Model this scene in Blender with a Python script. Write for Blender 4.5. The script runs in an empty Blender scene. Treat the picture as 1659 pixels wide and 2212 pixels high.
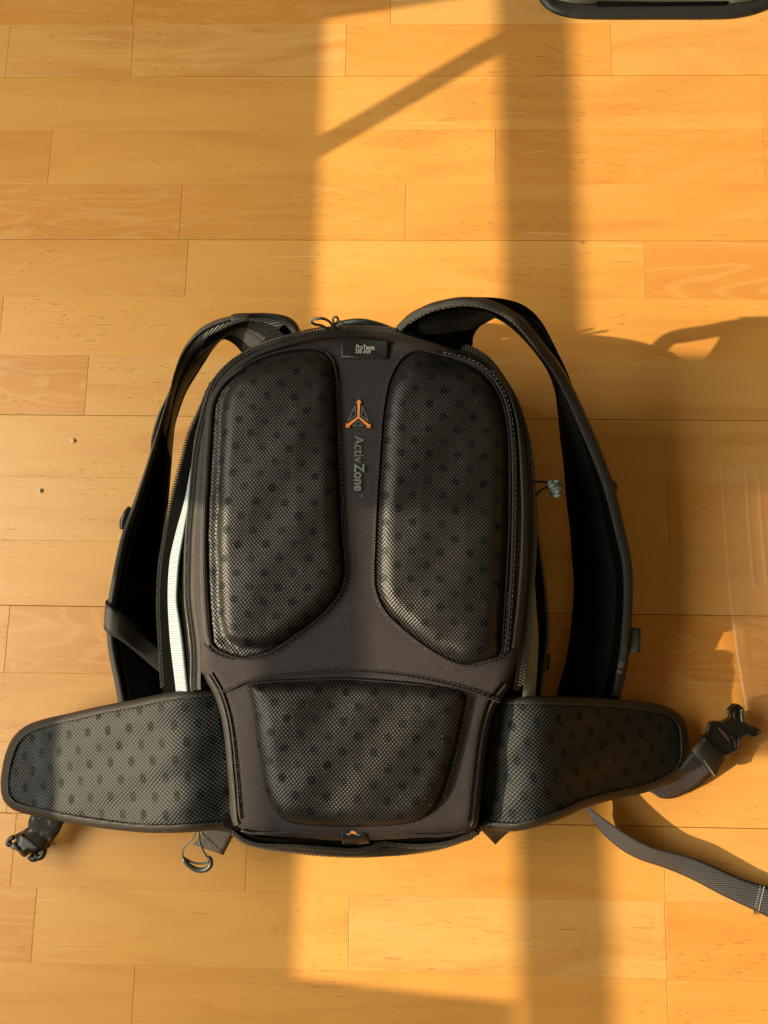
import bpy, math, random
import numpy as np
from mathutils import Vector, Matrix
from mathutils.geometry import delaunay_2d_cdt

rnd = random.Random(7)
scene = bpy.context.scene

# ------------------------------------------------------------------ camera
FOC, PITCH, ROLL, YAW, CAM_H = 1661.0, 0.167893, 0.133893, 0.147005, 0.82
ROW_W, ROW_Y0 = 0.0704898, 0.6660
CW, CH = 1659.0, 2212.0


def _basis():
    ct, st = math.cos(PITCH), math.sin(PITCH)
    ex, ev, fw = np.array([1, 0, 0.]), np.array([0, -ct, -st]), np.array([0, st, -ct])
    c, s = math.cos(ROLL), math.sin(ROLL)
    right, down = c * ex + s * ev, -s * ex + c * ev
    cy, sy = math.cos(YAW), math.sin(YAW)
    R = np.array([[cy, -sy, 0], [sy, cy, 0], [0, 0, 1.]])
    return R @ right, R @ down, R @ fw


RT, DN, FW = _basis()


def P(x, y, z=0.0):
    """a point of the photograph (in 1659 x 2212 units) and its real height -> world"""
    d = FW + RT * ((x - CW / 2) / FOC) + DN * ((y - CH / 2) / FOC)
    t = (CAM_H - z) / (-d[2])
    return Vector((d[0] * t, d[1] * t, z))


cam = bpy.data.cameras.new('camera')
cam.sensor_fit = 'HORIZONTAL'
cam.sensor_width = 36
cam.lens = 36 * FOC / CW
cam.clip_start, cam.clip_end = 0.02, 50
cam_o = bpy.data.objects.new('camera', cam)
scene.collection.objects.link(cam_o)
cam_o.matrix_world = Matrix(((RT[0], -DN[0], -FW[0], 0), (RT[1], -DN[1], -FW[1], 0),
                             (RT[2], -DN[2], -FW[2], CAM_H), (0, 0, 0, 1)))
scene.camera = cam_o

# ------------------------------------------------------------------ light
scene.view_settings.view_transform = 'Standard'
scene.view_settings.look = 'None'
scene.view_settings.exposure = 0.8
scene.view_settings.gamma = 1.0
SUN_EL, SUN_AZ = math.radians(29), math.radians(11.5)
world = bpy.data.worlds.new('World')
scene.world = world
world.use_nodes = True
bg = world.node_tree.nodes['Background']
bg.inputs[0].default_value = (1.0, 0.66, 0.24, 1)
bg.inputs[1].default_value = 0.098
sun = bpy.data.lights.new('sun', 'SUN')
sun.energy = 4.1
sun.angle = math.radians(0.53)
sun.color = (1.0, 0.78, 0.48)
sun_o = bpy.data.objects.new('sun', sun)
scene.collection.objects.link(sun_o)
SD = Vector((math.cos(SUN_AZ) * math.cos(SUN_EL), math.sin(SUN_AZ) * math.cos(SUN_EL), -math.sin(SUN_EL)))
sun_o.rotation_euler = SD.to_track_quat('-Z', 'Y').to_euler()
sky = bpy.data.lights.new('window_daylight', 'AREA')
sky.shape = 'RECTANGLE'
sky.size, sky.size_y = 1.5, 0.8
sky.energy = 21.5
sky.color = (.96, .93, .76)
sky_o = bpy.data.objects.new('window_daylight', sky)
scene.collection.objects.link(sky_o)
sky_o.location = (-1.20, 0.0, 1.02)
sky_o.rotation_euler = Vector((1.0, 0.0, -0.35)).to_track_quat('-Z', 'Y').to_euler()

# ------------------------------------------------------------------ objects
COL = scene.collection


def empty(name, label, cat, loc=(0, 0, 0)):
    o = bpy.data.objects.new(name, None)
    COL.objects.link(o)
    o.location = loc
    o.empty_display_size = 0.02
    o['label'] = label
    o['category'] = cat
    return o


def mk(name, verts, faces, mat, parent=None, uvs=None, smooth=True, kind=None, label=None):
    me = bpy.data.meshes.new(name)
    me.from_pydata([tuple(v) for v in verts], [], [tuple(f) for f in faces])
    if uvs is not None:
        ul = me.uv_layers.new(name='UVMap')
        li = np.empty(len(me.loops), dtype=np.int32)
        me.loops.foreach_get('vertex_index', li)
        ul.data.foreach_set('uv', np.asarray(uvs, dtype=np.float32)[li].ravel())
    me.polygons.foreach_set('use_smooth', [smooth] * len(me.polygons))
    me.update()
    if mat:
        me.materials.append(mat)
    o = bpy.data.objects.new(name, me)
    COL.objects.link(o)
    if parent:
        o.parent = parent
        o.matrix_parent_inverse = Matrix.Translation(parent_world(parent)).inverted()
    if kind:
        o['kind'] = kind
    if label:
        o['label'] = label
    return o


def parent_world(p):
    v = Vector(p.location)
    if p.parent:
        v = Vector((0, 0, 0)) + p.location if p.type == 'MESH' else v
    return v


# ------------------------------------------------------------------ node helper
class NT:
    def __init__(s, name):
        s.m = bpy.data.materials.new(name)
        s.m.use_nodes = True
        s.t = s.m.node_tree
        s.b = s.t.nodes['Principled BSDF']

    def n(s, typ, **kw):
        nd = s.t.nodes.new(typ)
        for k, v in kw.items():
            setattr(nd, k, v)
        return nd

    def l(s, a, b):
        s.t.links.new(a, b)

    def math(s, op, a, b=None, c=None, clamp=False):
        nd = s.n('ShaderNodeMath', operation=op)
        nd.use_clamp = clamp
        for i, v in enumerate((a, b, c)):
            if v is None:
                continue
            if isinstance(v, (int, float)):
                nd.inputs[i].default_value = v
            else:
                s.l(v, nd.inputs[i])
        return nd.outputs[0]

    def mix(s, f, a, b, blend='MIX'):
        nd = s.n('ShaderNodeMix', data_type='RGBA', blend_type=blend)
        for i, v in ((0, f), (6, a), (7, b)):
            if isinstance(v, (int, float)):
                nd.inputs[i].default_value = v
            elif isinstance(v, tuple):
                nd.inputs[i].default_value = (*v, 1) if len(v) == 3 else v
            else:
                s.l(v, nd.inputs[i])
        return nd.outputs[2]

    def ramp(s, v, p0, p1):
        nd = s.n('ShaderNodeMapRange', interpolation_type='SMOOTHSTEP')
        s.l(v, nd.inputs[0])
        nd.inputs[1].default_value, nd.inputs[2].default_value = p0, p1
        return nd.outputs[0]

    def noise(s, vec, scale, detail=3, rough=.5, dist=0):
        nd = s.n('ShaderNodeTexNoise')
        if vec is not None:
            s.l(vec, nd.inputs['Vector'])
        nd.inputs['Scale'].default_value = scale
        nd.inputs['Detail'].default_value = detail
        nd.inputs['Roughness'].default_value = rough
        nd.inputs['Distortion'].default_value = dist
        return nd.outputs[0]

    def mapping(s, vec, scale=(1, 1, 1), rot=0.0, loc=(0, 0, 0)):
        nd = s.n('ShaderNodeMapping')
        s.l(vec, nd.inputs[0])
        nd.inputs['Scale'].default_value = scale
        nd.inputs['Rotation'].default_value = (0, 0, rot)
        nd.inputs['Location'].default_value = loc
        return nd.outputs[0]


def coscos(N, vec, a, b):
    sp = N.n('ShaderNodeSeparateXYZ')
    N.l(vec, sp.inputs[0])
    cx = N.math('COSINE', N.math('MULTIPLY', sp.outputs[0], 2 * math.pi / a))
    cy = N.math('COSINE', N.math('MULTIPLY', sp.outputs[1], 2 * math.pi / b))
    return N.math('MULTIPLY', cx, cy)


def fabric(name, base, hi, a, b, bump=.0004, rough=.55, rot=0.0, holes=None, thr=(.3, .8), sheen=.0, spec=.5, dust=0.0):
    """woven / knitted cloth: yarn nodes on a staggered a x b lattice (metres), UV = metres"""
    N = NT(name)
    tc = N.n('ShaderNodeTexCoord')
    v = N.mapping(tc.outputs['UV'], rot=rot)
    # slight waviness of the yarns
    nz = N.n('ShaderNodeTexNoise')
    N.l(v, nz.inputs['Vector'])
    nz.inputs['Scale'].default_value = 22
    sub = N.n('ShaderNodeVectorMath', operation='SUBTRACT')
    N.l(nz.outputs['Color'], sub.inputs[0])
    sub.inputs[1].default_value = (.5, .5, .5)
    scl = N.n('ShaderNodeVectorMath', operation='SCALE')
    N.l(sub.outputs[0], scl.inputs[0])
    scl.inputs['Scale'].default_value = .004
    add = N.n('ShaderNodeVectorMath', operation='ADD')
    N.l(v, add.inputs[0])
    N.l(scl.outputs[0], add.inputs[1])
    w = add.outputs[0]
    if b:
        h = N.math('MULTIPLY_ADD', coscos(N, w, a, b), .5, .5)
    else:
        sp = N.n('ShaderNodeSeparateXYZ')
        N.l(w, sp.inputs[0])
        h = N.math('MULTIPLY_ADD', N.math('COSINE', N.math('MULTIPLY', sp.outputs[0], 2 * math.pi / a)), .5, .5)
    f = N.ramp(h, *thr)
    big = N.noise(w, 60, 3, .6)
    f = N.math('MULTIPLY', f, N.math('MULTIPLY_ADD', big, .6, .65))
    if holes:
        wv = N.n('ShaderNodeTexNoise')
        N.l(tc.outputs['UV'], wv.inputs['Vector'])
        wv.inputs['Scale'].default_value = 7
        s1 = N.n('ShaderNodeVectorMath', operation='MULTIPLY_ADD')
        N.l(wv.outputs['Color'], s1.inputs[0]); s1.inputs[1].default_value = (.014, .014, 0); N.l(w, s1.inputs[2])
        hm = N.ramp(coscos(N, s1.outputs[0], *holes), .46, .74)
        hm = N.math('MULTIPLY', hm, N.math('MULTIPLY_ADD', N.noise(tc.outputs['UV'], 55, 2, .5), 1.1, -.02), clamp=True)
        f2 = N.ramp(h, .68, .92)
        fh = N.math('MULTIPLY', f2, .85)
        mx = N.n('ShaderNodeMix', data_type='FLOAT')
        N.l(hm, mx.inputs[0]); N.l(f, mx.inputs[2]); N.l(fh, mx.inputs[3])
        f = mx.outputs[0]
        bcol = N.mix(hm, base, tuple(c * .3 for c in base))
    else:
        bcol = base
    col = N.mix(f, bcol, hi)
    if dust:
        d = N.ramp(N.noise(tc.outputs['UV'], 900, 2, .7), .66, .80)
        d = N.math('MULTIPLY', d, N.ramp(N.noise(tc.outputs['UV'], 40, 3, .6), .45, .7))
        col = N.mix(N.math('MULTIPLY', d, dust), col, (.20, .19, .18))
    N.l(col, N.b.inputs['Base Color'])
    N.b.inputs['Roughness'].default_value = rough
    N.b.inputs['Specular IOR Level'].default_value = spec
    if holes:
        N.l(N.math('MULTIPLY_ADD', N.math('MULTIPLY', hm, N.math('SUBTRACT', 1.0, N.math('MULTIPLY', f2, .5))), -spec * .95, spec), N.b.inputs['Specular IOR Level'])
    if sheen:
        N.b.inputs['Sheen Weight'].default_value = sheen
        N.b.inputs['Sheen Roughness'].default_value = .4
    bp = N.n('ShaderNodeBump')
    bp.inputs['Strength'].default_value = 1
    bp.inputs['Distance'].default_value = bump
    wr = N.math('MULTIPLY_ADD', N.noise(tc.outputs['UV'], 28, 3, .55), 2.0, h)
    N.l(wr, bp.inputs['Height'])
    N.l(bp.outputs[0], N.b.inputs['Normal'])
    return N.m


def plain(name, col, rough=.5, spec=.5, bump=0.0, scale=200, metal=0.0, spots=None):
    N = NT(name)
    N.b.inputs['Base Color'].default_value = (*col, 1)
    N.b.inputs['Roughness'].default_value = rough
    N.b.inputs['Specular IOR Level'].default_value = spec
    N.b.inputs['Metallic'].default_value = metal
    tc = N.n('ShaderNodeTexCoord')
    c = N.mix(N.noise(tc.outputs['Object'], scale * .4, 4, .6), tuple(v * .75 for v in col), tuple(min(1, v * 1.25) for v in col))
    if spots:
        d = N.ramp(N.noise(tc.outputs['Object'], spots[0], 3, .65), spots[1], spots[1] + .1)
        c = N.mix(N.math('MULTIPLY', d, .6), c, (.22, .21, .2))
    N.l(c, N.b.inputs['Base Color'])
    if bump:
        bp = N.n('ShaderNodeBump')
        bp.inputs['Distance'].default_value = bump
        N.l(N.noise(tc.outputs['Object'], scale, 3, .6), bp.inputs['Height'])
        N.l(bp.outputs[0], N.b.inputs['Normal'])
    return N.m


def wood_mat():
    N = NT('oiled_beech')
    tc = N.n('ShaderNodeTexCoord')
    oi = N.n('ShaderNodeObjectInfo')
    rv = oi.outputs['Random']
    cb = N.n('ShaderNodeCombineXYZ')
    N.l(N.math('MULTIPLY', rv, 37.0), cb.inputs[0])
    N.l(N.math('MULTIPLY', rv, 11.3), cb.inputs[1])
    N.l(N.math('MULTIPLY', rv, 53.0), cb.inputs[2])
    ad = N.n('ShaderNodeVectorMath', operation='ADD')
    N.l(tc.outputs['Object'], ad.inputs[0]); N.l(cb.outputs[0], ad.inputs[1])
    v = ad.outputs[0]
    r2 = N.math('FRACT', N.math('MULTIPLY', rv, 91.7))
    r3 = N.math('FRACT', N.math('MULTIPLY', rv, 313.1))
    c = N.mix(r2, (.71, .360, .088), (.62, .272, .056))
    c = N.mix(N.ramp(r3, .55, 1.0), c, (.68, .370, .112))
    # broad clouding along the grain
    cl = N.noise(N.mapping(v, (4, 22, 1)), 1.0, 4, .55, .6)
    c = N.mix(N.math('MULTIPLY', N.ramp(cl, .45, .75), .52), c, (.52, .215, .045))
    c = N.mix(N.math('MULTIPLY', N.ramp(cl, .48, .25), .35), c, (.72, .41, .14))
    # cathedral figure: long distorted bands, only on some strips
    w = N.noise(N.mapping(v, (3.2, 17, 1)), 1.0, 2, .4, 1.2)
    bands = N.math('SINE', N.math('MULTIPLY', w, 58.0))
    bands = N.math('MULTIPLY', N.ramp(bands, .35, 1.0), N.math('MULTIPLY', N.ramp(r2, .35, .9), .24))
    c = N.mix(bands, c, (.76, .47, .18))
    # fine fibres
    fb = N.noise(N.mapping(v, (14, 520, 1)), 1.0, 4, .6)
    c = N.mix(N.math('MULTIPLY', N.ramp(fb, .35, .75), .12), c, (.44, .20, .055))
    # short dark beech flecks
    f1 = N.noise(N.mapping(v, (95, 620, 1)), 1.0, 1, .4)
    dens = N.ramp(N.noise(N.mapping(v, (5, 14, 1)), 1.0, 3, .6), .38, .66)
    fl = N.math('MULTIPLY', N.ramp(f1, .655, .74), dens)
    c = N.mix(N.math('MULTIPLY', fl, .38), c, (.32, .13, .035))
    f3 = N.noise(N.mapping(v, (26, 300, 1)), 1.0, 2, .5)
    c = N.mix(N.math('MULTIPLY', N.ramp(f3, .72, .78), .45), c, (.24, .10, .03))
    # pale silvery rays across the grain on a few strips
    f2 = N.noise(N.mapping(v, (330, 60, 1), rot=.12), 1.0, 2, .5)
    ray = N.math('MULTIPLY', N.ramp(f2, .60, .72), N.math('MULTIPLY', N.ramp(r3, .5, .9), .14))
    c = N.mix(ray, c, (.78, .50, .20))
    # pale scratches
    sc = N.noise(N.mapping(v, (5, 150, 1), rot=.05), 1.0, 2, .5, .4)
    c = N.mix(N.math('MULTIPLY', N.ramp(sc, .73, .76), .35), c, (.85, .62, .36))
    # rare knots / mineral specks
    vo = N.n('ShaderNodeTexVoronoi')
    N.l(N.mapping(v, (9, 14, 1)), vo.inputs['Vector'])
    vo.inputs['Scale'].default_value = 1.0
    sp = N.math('MULTIPLY', N.ramp(vo.outputs['Distance'], .045, .018), .8)
    sep = N.n('ShaderNodeSeparateColor')
    N.l(vo.outputs['Color'], sep.inputs[0])
    sp = N.math('MULTIPLY', sp, N.math('GREATER_THAN', sep.outputs[0], .8))
    c = N.mix(sp, c, (.14, .06, .025))
    N.l(c, N.b.inputs['Base Color'])
    ro = N.math('MULTIPLY_ADD', N.noise(tc.outputs['Object'], 9, 4, .6), .18, .32)
    N.l(ro, N.b.inputs['Roughness'])
    N.b.inputs['Specular IOR Level'].default_value = .42
    bp = N.n('ShaderNodeBump')
    bp.inputs['Distance'].default_value = .00018
    N.l(N.math('ADD', fb, N.math('MULTIPLY', fl, -1.5)), bp.inputs['Height'])
    N.l(bp.outputs[0], N.b.inputs['Normal'])
    return N.m


M_WOOD = wood_mat()
M_GAP = plain('joint_dirt', (.20, .095, .03), .9)
M_MESH = fabric('black_spacer_mesh', (.0025, .0024, .0027), (.040, .038, .042), .0033, .0037, .00034, .38, rot=.03, holes=(.0252, .0246), thr=(.40, .95), spec=.42)
M_MESHB = fabric('belt_spacer_mesh', (.0028, .0032, .0036), (.044, .052, .060), .0041, .0037, .00040, .50, rot=-.12, holes=(.0215, .0300), thr=(.36, .88), spec=.22)
M_MESHS = fabric('strap_mesh', (.0012, .0012, .0012), (.016, .016, .016), .0042, .0034, .0006, .75, thr=(.4, .85), spec=.12)
M_CORD = fabric('cordura', (.005, .0040, .0046), (.082, .064, .076), .0025, .0023, .0004, .62, thr=(.35, .9), rot=.03, spec=.3, dust=.35)
M_BIND = fabric('binding_tape', (.004, .004, .004), (.022, .021, .021), .0026, .0022, .0003, .55, rot=.6, dust=.2)
M_WEB = fabric('webbing', (.005, .006, .009), (.115, .125, .155), .0042, .0026, .0006, .5)
M_WEBK = fabric('black_webbing', (.006, .006, .006), (.032, .031, .030), .0026, .0022, .0004, .55)
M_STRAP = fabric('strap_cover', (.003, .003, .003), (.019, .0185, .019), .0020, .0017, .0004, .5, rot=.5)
M_STRAPL = fabric('ribbed_strap_cover_lit', (.014, .014, .015), (.085, .084, .085), .0040, None, .0005, .5, rot=.6)  # lighter than the other cover: sunlight on the outer band put into the colour
M_TAPE = fabric('zip_tape', (.005, .005, .005), (.028, .027, .026), .0022, .0018, .0003, .5)
M_PALE = fabric('pale_lining', (.20, .265, .28), (.38, .49, .52), .0022, None, .0003, .6, rot=math.pi / 2 * 0)
M_GREY = fabric('grey_green_lining', (.07, .085, .075), (.14, .165, .145), .0020, None, .0002, .7)
M_CREAM = fabric('cream_lining', (.17, .175, .17), (.26, .27, .26), .0018, None, .0002, .7)
M_TEETH = plain('zip_coil', (.055, .053, .052), .24, 1.0)
M_STITCH = plain('thread', (.10, .088, .09), .6)
M_STITCHL = plain('light_thread', (.26, .25, .26), .6)
M_BLACK = plain('black_gusset', (.0022, .0022, .0022), .9, .04, bump=.0004, scale=160)
M_PLAST = plain('black_plastic', (.007, .008, .009), .28, .5)
M_RUB = plain('grey_rubber', (.028, .034, .036), .38, .55)
M_CORDG = fabric('grey_cord', (.03, .032, .03), (.20, .21, .20), .0016, .0016, .0004, .5)
M_KNOT = fabric('pale_teal_cord', (.09, .13, .13), (.42, .52, .52), .0018, .0018, .0006, .5)
M_LABEL = plain('label_satin', (.009, .011, .013), .42, .5, bump=.0002, scale=120)
M_OR = plain('orange_print', (.92, .27, .055), .5)
M_PRG = plain('grey_print', (.15, .18, .175), .5)
M_PRL = plain('pale_print', (.42, .43, .42), .5)
M_WHT = plain('white_print', (.5, .5, .5), .6)
M_WALL = plain('wall_plaster', (.75, .73, .70), .9)
M_FOAM = plain('worn_foam', (.012, .014, .015), .75, bump=.0006, scale=260, spots=(150, .56))
M_BUCK = plain('worn_buckle', (.007, .006, .005), .36, .5)
M_BUCKG = plain('grey_buckle_tip', (.12, .14, .16), .35)
M_TRAY = plain('tray_plastic', (.014, .016, .020), .45, .5, bump=.0001, scale=500, spots=(260, .70))
M_TRAYG = plain('tray_inset', (.045, .044, .034), .6, bump=.0003, scale=160)
M_CRUMB = plain('crumb_stone', (.75, .66, .56), .3, bump=.0005, scale=400)


# ------------------------------------------------------------------ curves
def catmull(pts, closed=False, per=8):
    p = np.asarray(pts, float)
    n = len(p)
    out = []
    rng = range(n) if closed else range(n - 1)
    for i in rng:
        if closed:
            a, b, c, d = p[(i - 1) % n], p[i], p[(i + 1) % n], p[(i + 2) % n]
        else:
            b, c = p[i], p[i + 1]
            a = p[i - 1] if i > 0 else 2 * b - c
            d = p[i + 2] if i + 2 < n else 2 * c - b
        # centripetal-ish: limit tangents by the local chord
        lb = np.linalg.norm((c - b)[:2]) + 1e-9
        m1 = (c - a) / (np.linalg.norm((c - a)[:2]) + 1e-9) * lb
        m2 = (d - b) / (np.linalg.norm((d - b)[:2]) + 1e-9) * lb
        if np.linalg.norm((d - b)[:2]) < 1e-6: m2 = (c - b)
        if np.linalg.norm((c - a)[:2]) < 1e-6: m1 = (c - b)
        for k in range(per):
            t = k / per
            h00, h10 = 2 * t**3 - 3 * t**2 + 1, t**3 - 2 * t**2 + t
            h01, h11 = -2 * t**3 + 3 * t**2, t**3 - t**2
            out.append(h00 * b + h10 * m1 + h01 * c + h11 * m2)
    if not closed:
        out.append(p[-1])
    return np.array(out)


def resample(p, n, closed=False):
    q = np.vstack([p, p[:1]]) if closed else p
    s = np.r_[0, np.cumsum(np.linalg.norm(np.diff(q[:, :2], axis=0), axis=1))]
    t = np.linspace(0, s[-1], n + 1)[:-1] if closed else np.linspace(0, s[-1], n)
    return np.stack([np.interp(t, s, q[:, k]) for k in range(q.shape[1])], axis=1)


def rail(pts, z=None, n=120, closed=False):
    p = np.asarray(pts, float)
    if p.shape[1] == 2:
        zz = np.full((len(p), 1), z) if np.isscalar(z) else np.interp(
            np.linspace(0, 1, len(p)), np.linspace(0, 1, len(z)), z)[:, None]
        p = np.hstack([p, zz])
    return resample(catmull(p, closed), n, closed)


def to_world(r):
    return [P(*q) for q in r]


def strip(name, O, I, prof, mat, parent, closed=False, ring=False, **kw):
    """loft between two rails (px, py, z). prof: list of (t across, dz). ring: close the cross-section"""
    n = len(O)
    rows = []
    for t, dz in prof:
        q = O + (I - O) * t
        q = q.copy()
        q[:, 2] = np.maximum(q[:, 2] + dz, .0006)
        rows.append(to_world(q))
    m = len(rows)
    W = np.array([[tuple(v) for v in r] for r in rows])
    L = np.r_[0, np.cumsum(np.linalg.norm(np.diff(W[m // 2], axis=0), axis=1))]
    ac = np.vstack([np.zeros((1, n)), np.cumsum(np.linalg.norm(np.diff(W, axis=0), axis=2), axis=0)])
    verts = W.reshape(-1, 3)
    uv = np.stack([np.tile(L, (m, 1)), ac], axis=2).reshape(-1, 2)
    faces = []
    ne = n if closed else n - 1
    me_ = m if ring else m - 1
    for j in range(me_):
        for i in range(ne):
            a, b = j * n + i, j * n + (i + 1) % n
            c, d = ((j + 1) % m) * n + (i + 1) % n, ((j + 1) % m) * n + i
            faces.append((a, b, c, d))
    if ring and not closed:
        faces.append(tuple(j * n for j in range(m)))
        faces.append(tuple(j * n + n - 1 for j in reversed(range(m))))
    return mk(name, verts, faces, mat, parent, uv, **kw)


def ribbon_prof(th, k=6, bulge=None):
    """closed rounded slab cross-section, thickness th"""
    top = [(i / k, math.sqrt(max(0, 1 - (2 * i / k - 1) ** 4)) * (th / 2)) for i in range(k + 1)]
    bot = [(1 - i / k, -math.sqrt(max(0, 1 - (1 - 2 * i / k) ** 4)) * (th / 2)) for i in range(1, k)]
    return top + bot


def tube(name, pts, r, mat, parent, seg=8, closed=False, per=6, world=False, **kw):
    W = [Vector(p) if world else P(*p) for p in catmull(pts, closed, per)] if per else [P(*p) for p in pts]
    n = len(W)
    verts, faces, uv = [], [], []
    up = Vector((0, 0, 1))
    prev = None
    L = 0
    for i in range(n):
        a = W[(i - 1) % n] if (closed or i) else W[0]
        b = W[(i + 1) % n] if (closed or i < n - 1) else W[-1]
        t = (b - a).normalized()
        if prev is None:
            s = t.cross(up)
            if s.length < .1: s = t.cross(Vector((1, 0, 0)))
        else:
            s = prev - t * prev.dot(t)
        s.normalize(); prev = s
        u = s.cross(t)
        if i: L += (W[i] - W[i - 1]).length
        rr = r(i / (n - 1)) if callable(r) else r
        for k in range(seg):
            an = 2 * math.pi * k / seg
            verts.append(W[i] + (s * math.cos(an) + u * math.sin(an)) * rr)
            uv.append((L, an * rr))
    for i in range(n if closed else n - 1):
        for k in range(seg):
            a, b = i * seg + k, i * seg + (k + 1) % seg
            c, d = ((i + 1) % n) * seg + (k + 1) % seg, ((i + 1) % n) * seg + k
            faces.append((a, b, c, d))
    if not closed:
        faces.append(tuple(range(seg))[::-1])
        faces.append(tuple((n - 1) * seg + k for k in range(seg)))
    return mk(name, verts, faces, mat, parent, uv, **kw)


def inside(poly, q):
    x, y = q[:, 0], q[:, 1]
    r = np.zeros(len(q), bool)
    x0, y0 = poly[:, 0], poly[:, 1]
    x1, y1 = np.roll(x0, -1), np.roll(y0, -1)
    for a, b, c, d in zip(x0, y0, x1, y1):
        if b == d: continue
        cnd = (b > y) != (d > y)
        r ^= cnd & (x < (c - a) * (y - b) / (d - b) + a)
    return r


def edge_dist(poly, q):
    a, b = poly, np.roll(poly, -1, axis=0)
    best = np.full(len(q), 1e9)
    for s, e in zip(a, b):
        d = e - s
        t = np.clip(((q - s) @ d) / (d @ d + 1e-12), 0, 1)
        best = np.minimum(best, np.linalg.norm(q - s - t[:, None] * d, axis=1))
    return best


def slab(name, outline, zf, mat, parent, sp=8, th=.01, smooth_n=None, sharp=False, **kw):
    """outline in photo units, zf(px, py, d) -> height of the top surface (d = distance to the edge); real thickness th"""
    o = np.asarray(outline, float)[:, :2]
    if not sharp:
        o = catmull(o, True, 6)
        per = np.linalg.norm(np.diff(np.vstack([o, o[:1]]), axis=0), axis=1).sum()
        o = resample(o, smooth_n or max(24, int(per / (sp * .8))), True)
    n = len(o)
    mn, mx = o.min(0), o.max(0)
    g = []
    y, k = mn[1], 0
    while y < mx[1]:
        x = mn[0] + (sp / 2 if k % 2 else 0)
        while x < mx[0]:
            g.append((x, y)); x += sp
        y += sp * .866; k += 1
    g = np.array(g) if g else np.zeros((0, 2))
    if len(g):
        g = g[inside(o, g)]
    if len(g):
        g = g[edge_dist(o, g) > sp * .45]
    allp = np.vstack([o, g])
    vo, _, fo, *_ = delaunay_2d_cdt([Vector(p) for p in allp], [], [list(range(n))], 1, 1e-5)
    q = np.array([(v.x, v.y) for v in vo])
    d = edge_dist(o, q)
    z = zf(q[:, 0], q[:, 1], d)
    z = np.broadcast_to(z, d.shape)
    top = [P(a, b, c) for (a, b), c in zip(q, z)]
    N = len(top)
    isb = {}
    # boundary edges
    cnt = {}
    for f in fo:
        for i in range(len(f)):
            e = (f[i], f[(i + 1) % len(f)])
            cnt[tuple(sorted(e))] = cnt.get(tuple(sorted(e)), 0) + 1
    # orient up
    faces = []
    for f in fo:
        a, b, c = (top[i] for i in f[:3])
        f = tuple(f)
        if (b - a).cross(c - a).z < 0: f = f[::-1]
        faces.append(f)
    bot = [Vector((v.x, v.y, max(.0004, v.z - th))) for v in top]
    verts = top + bot
    nf = []
    for f in faces:
        nf.append(tuple(i + N for i in f[::-1]))
        for i in range(len(f)):
            a, b = f[i], f[(i + 1) % len(f)]
            if cnt[tuple(sorted((a, b)))] == 1:
                nf.append((b, a, a + N, b + N))
    uv = np.array([(v.x, v.y) for v in verts])
    return mk(name, verts, faces + nf, mat, parent, uv, **kw)


def offset_px(pl, d, closed=False):
    """shift a resampled polyline sideways by d photo units (positive = to the right of travel in image)"""
    p = pl[:, :2]
    if closed:
        t = np.roll(p, -1, 0) - np.roll(p, 1, 0)
    else:
        t = np.gradient(p, axis=0)
    t /= np.linalg.norm(t, axis=1)[:, None] + 1e-9
    nrm = np.stack([-t[:, 1], t[:, 0]], 1)
    q = pl.copy()
    q[:, :2] += nrm * d
    return q


def dashes(name, lines, mat, parent, dash=.0030, gap=.0016, r=.00035, **kw):
    verts, faces = [], []
    for ln in lines:
        W = np.array([tuple(P(*q)) for q in ln])
        s = np.r_[0, np.cumsum(np.linalg.norm(np.diff(W, axis=0), axis=1))]
        t = 0
        while t + dash < s[-1]:
            a = Vector([np.interp(t, s, W[:, k]) for k in range(3)])
            b = Vector([np.interp(t + dash, s, W[:, k]) for k in range(3)])
            d = (b - a).normalized(); sd = d.cross(Vector((0, 0, 1))).normalized() * r
            up = Vector((0, 0, r * 1.3))
            i = len(verts)
            m = (a + b) / 2
            for c, k in ((a, .5), (m, 1), (b, .5)):
                verts += [c - sd * k - up * .5, c + up * (k + .2), c + sd * k - up * .5]
            for j in (0, 3):
                faces += [(i + j, i + j + 3, i + j + 4, i + j + 1), (i + j + 1, i + j + 4, i + j + 5, i + j + 2)]
            t += dash + gap
    return mk(name, verts, faces, mat, parent, smooth=False, kind='stuff', **kw)


def zipper(name, line, parent, w=.0030, pitch=.0024, mat=None, tape=None):
    """coil zip: two staggered rows of teeth joined into one mesh"""
    W = np.array([tuple(P(*q)) for q in line])
    s = np.r_[0, np.cumsum(np.linalg.norm(np.diff(W, axis=0), axis=1))]
    verts, faces = [], []
    t = 0
    k = 0
    while t < s[-1] - pitch:
        a = Vector([np.interp(t, s, W[:, j]) for j in range(3)])
        b = Vector([np.interp(t + pitch * .5, s, W[:, j]) for j in range(3)])
        d = (b - a).normalized(); sd = d.cross(Vector((0, 0, 1))).normalized()
        up = sd.cross(d).normalized()
        if up.z < 0: up = -up
        for side in (-1, 1):
            c = a + sd * side * w * .36 + (d * pitch * .5 if side > 0 else Vector())
            i = len(verts)
            hl, hw, hh = pitch * .34, w * .40, .0011
            for (x, y, z) in ((-1, -1, 0), (1, -1, 0), (1, 1, 0), (-1, 1, 0), (-.6, -.6, 1), (.6, -.6, 1), (.6, .6, 1), (-.6, .6, 1)):
                verts.append(c + d * x * hl + sd * y * hw + up * (z * hh * 1.2 - .0004))
            faces += [(i + 4, i + 5, i + 6, i + 7)] + [(i + j, i + (j + 1) % 4, i + 4 + (j + 1) % 4, i + 4 + j) for j in range(4)]
        t += pitch
        k += 1
    return mk(name, verts, faces, mat or M_TEETH, parent, smooth=False, kind='stuff')


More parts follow.
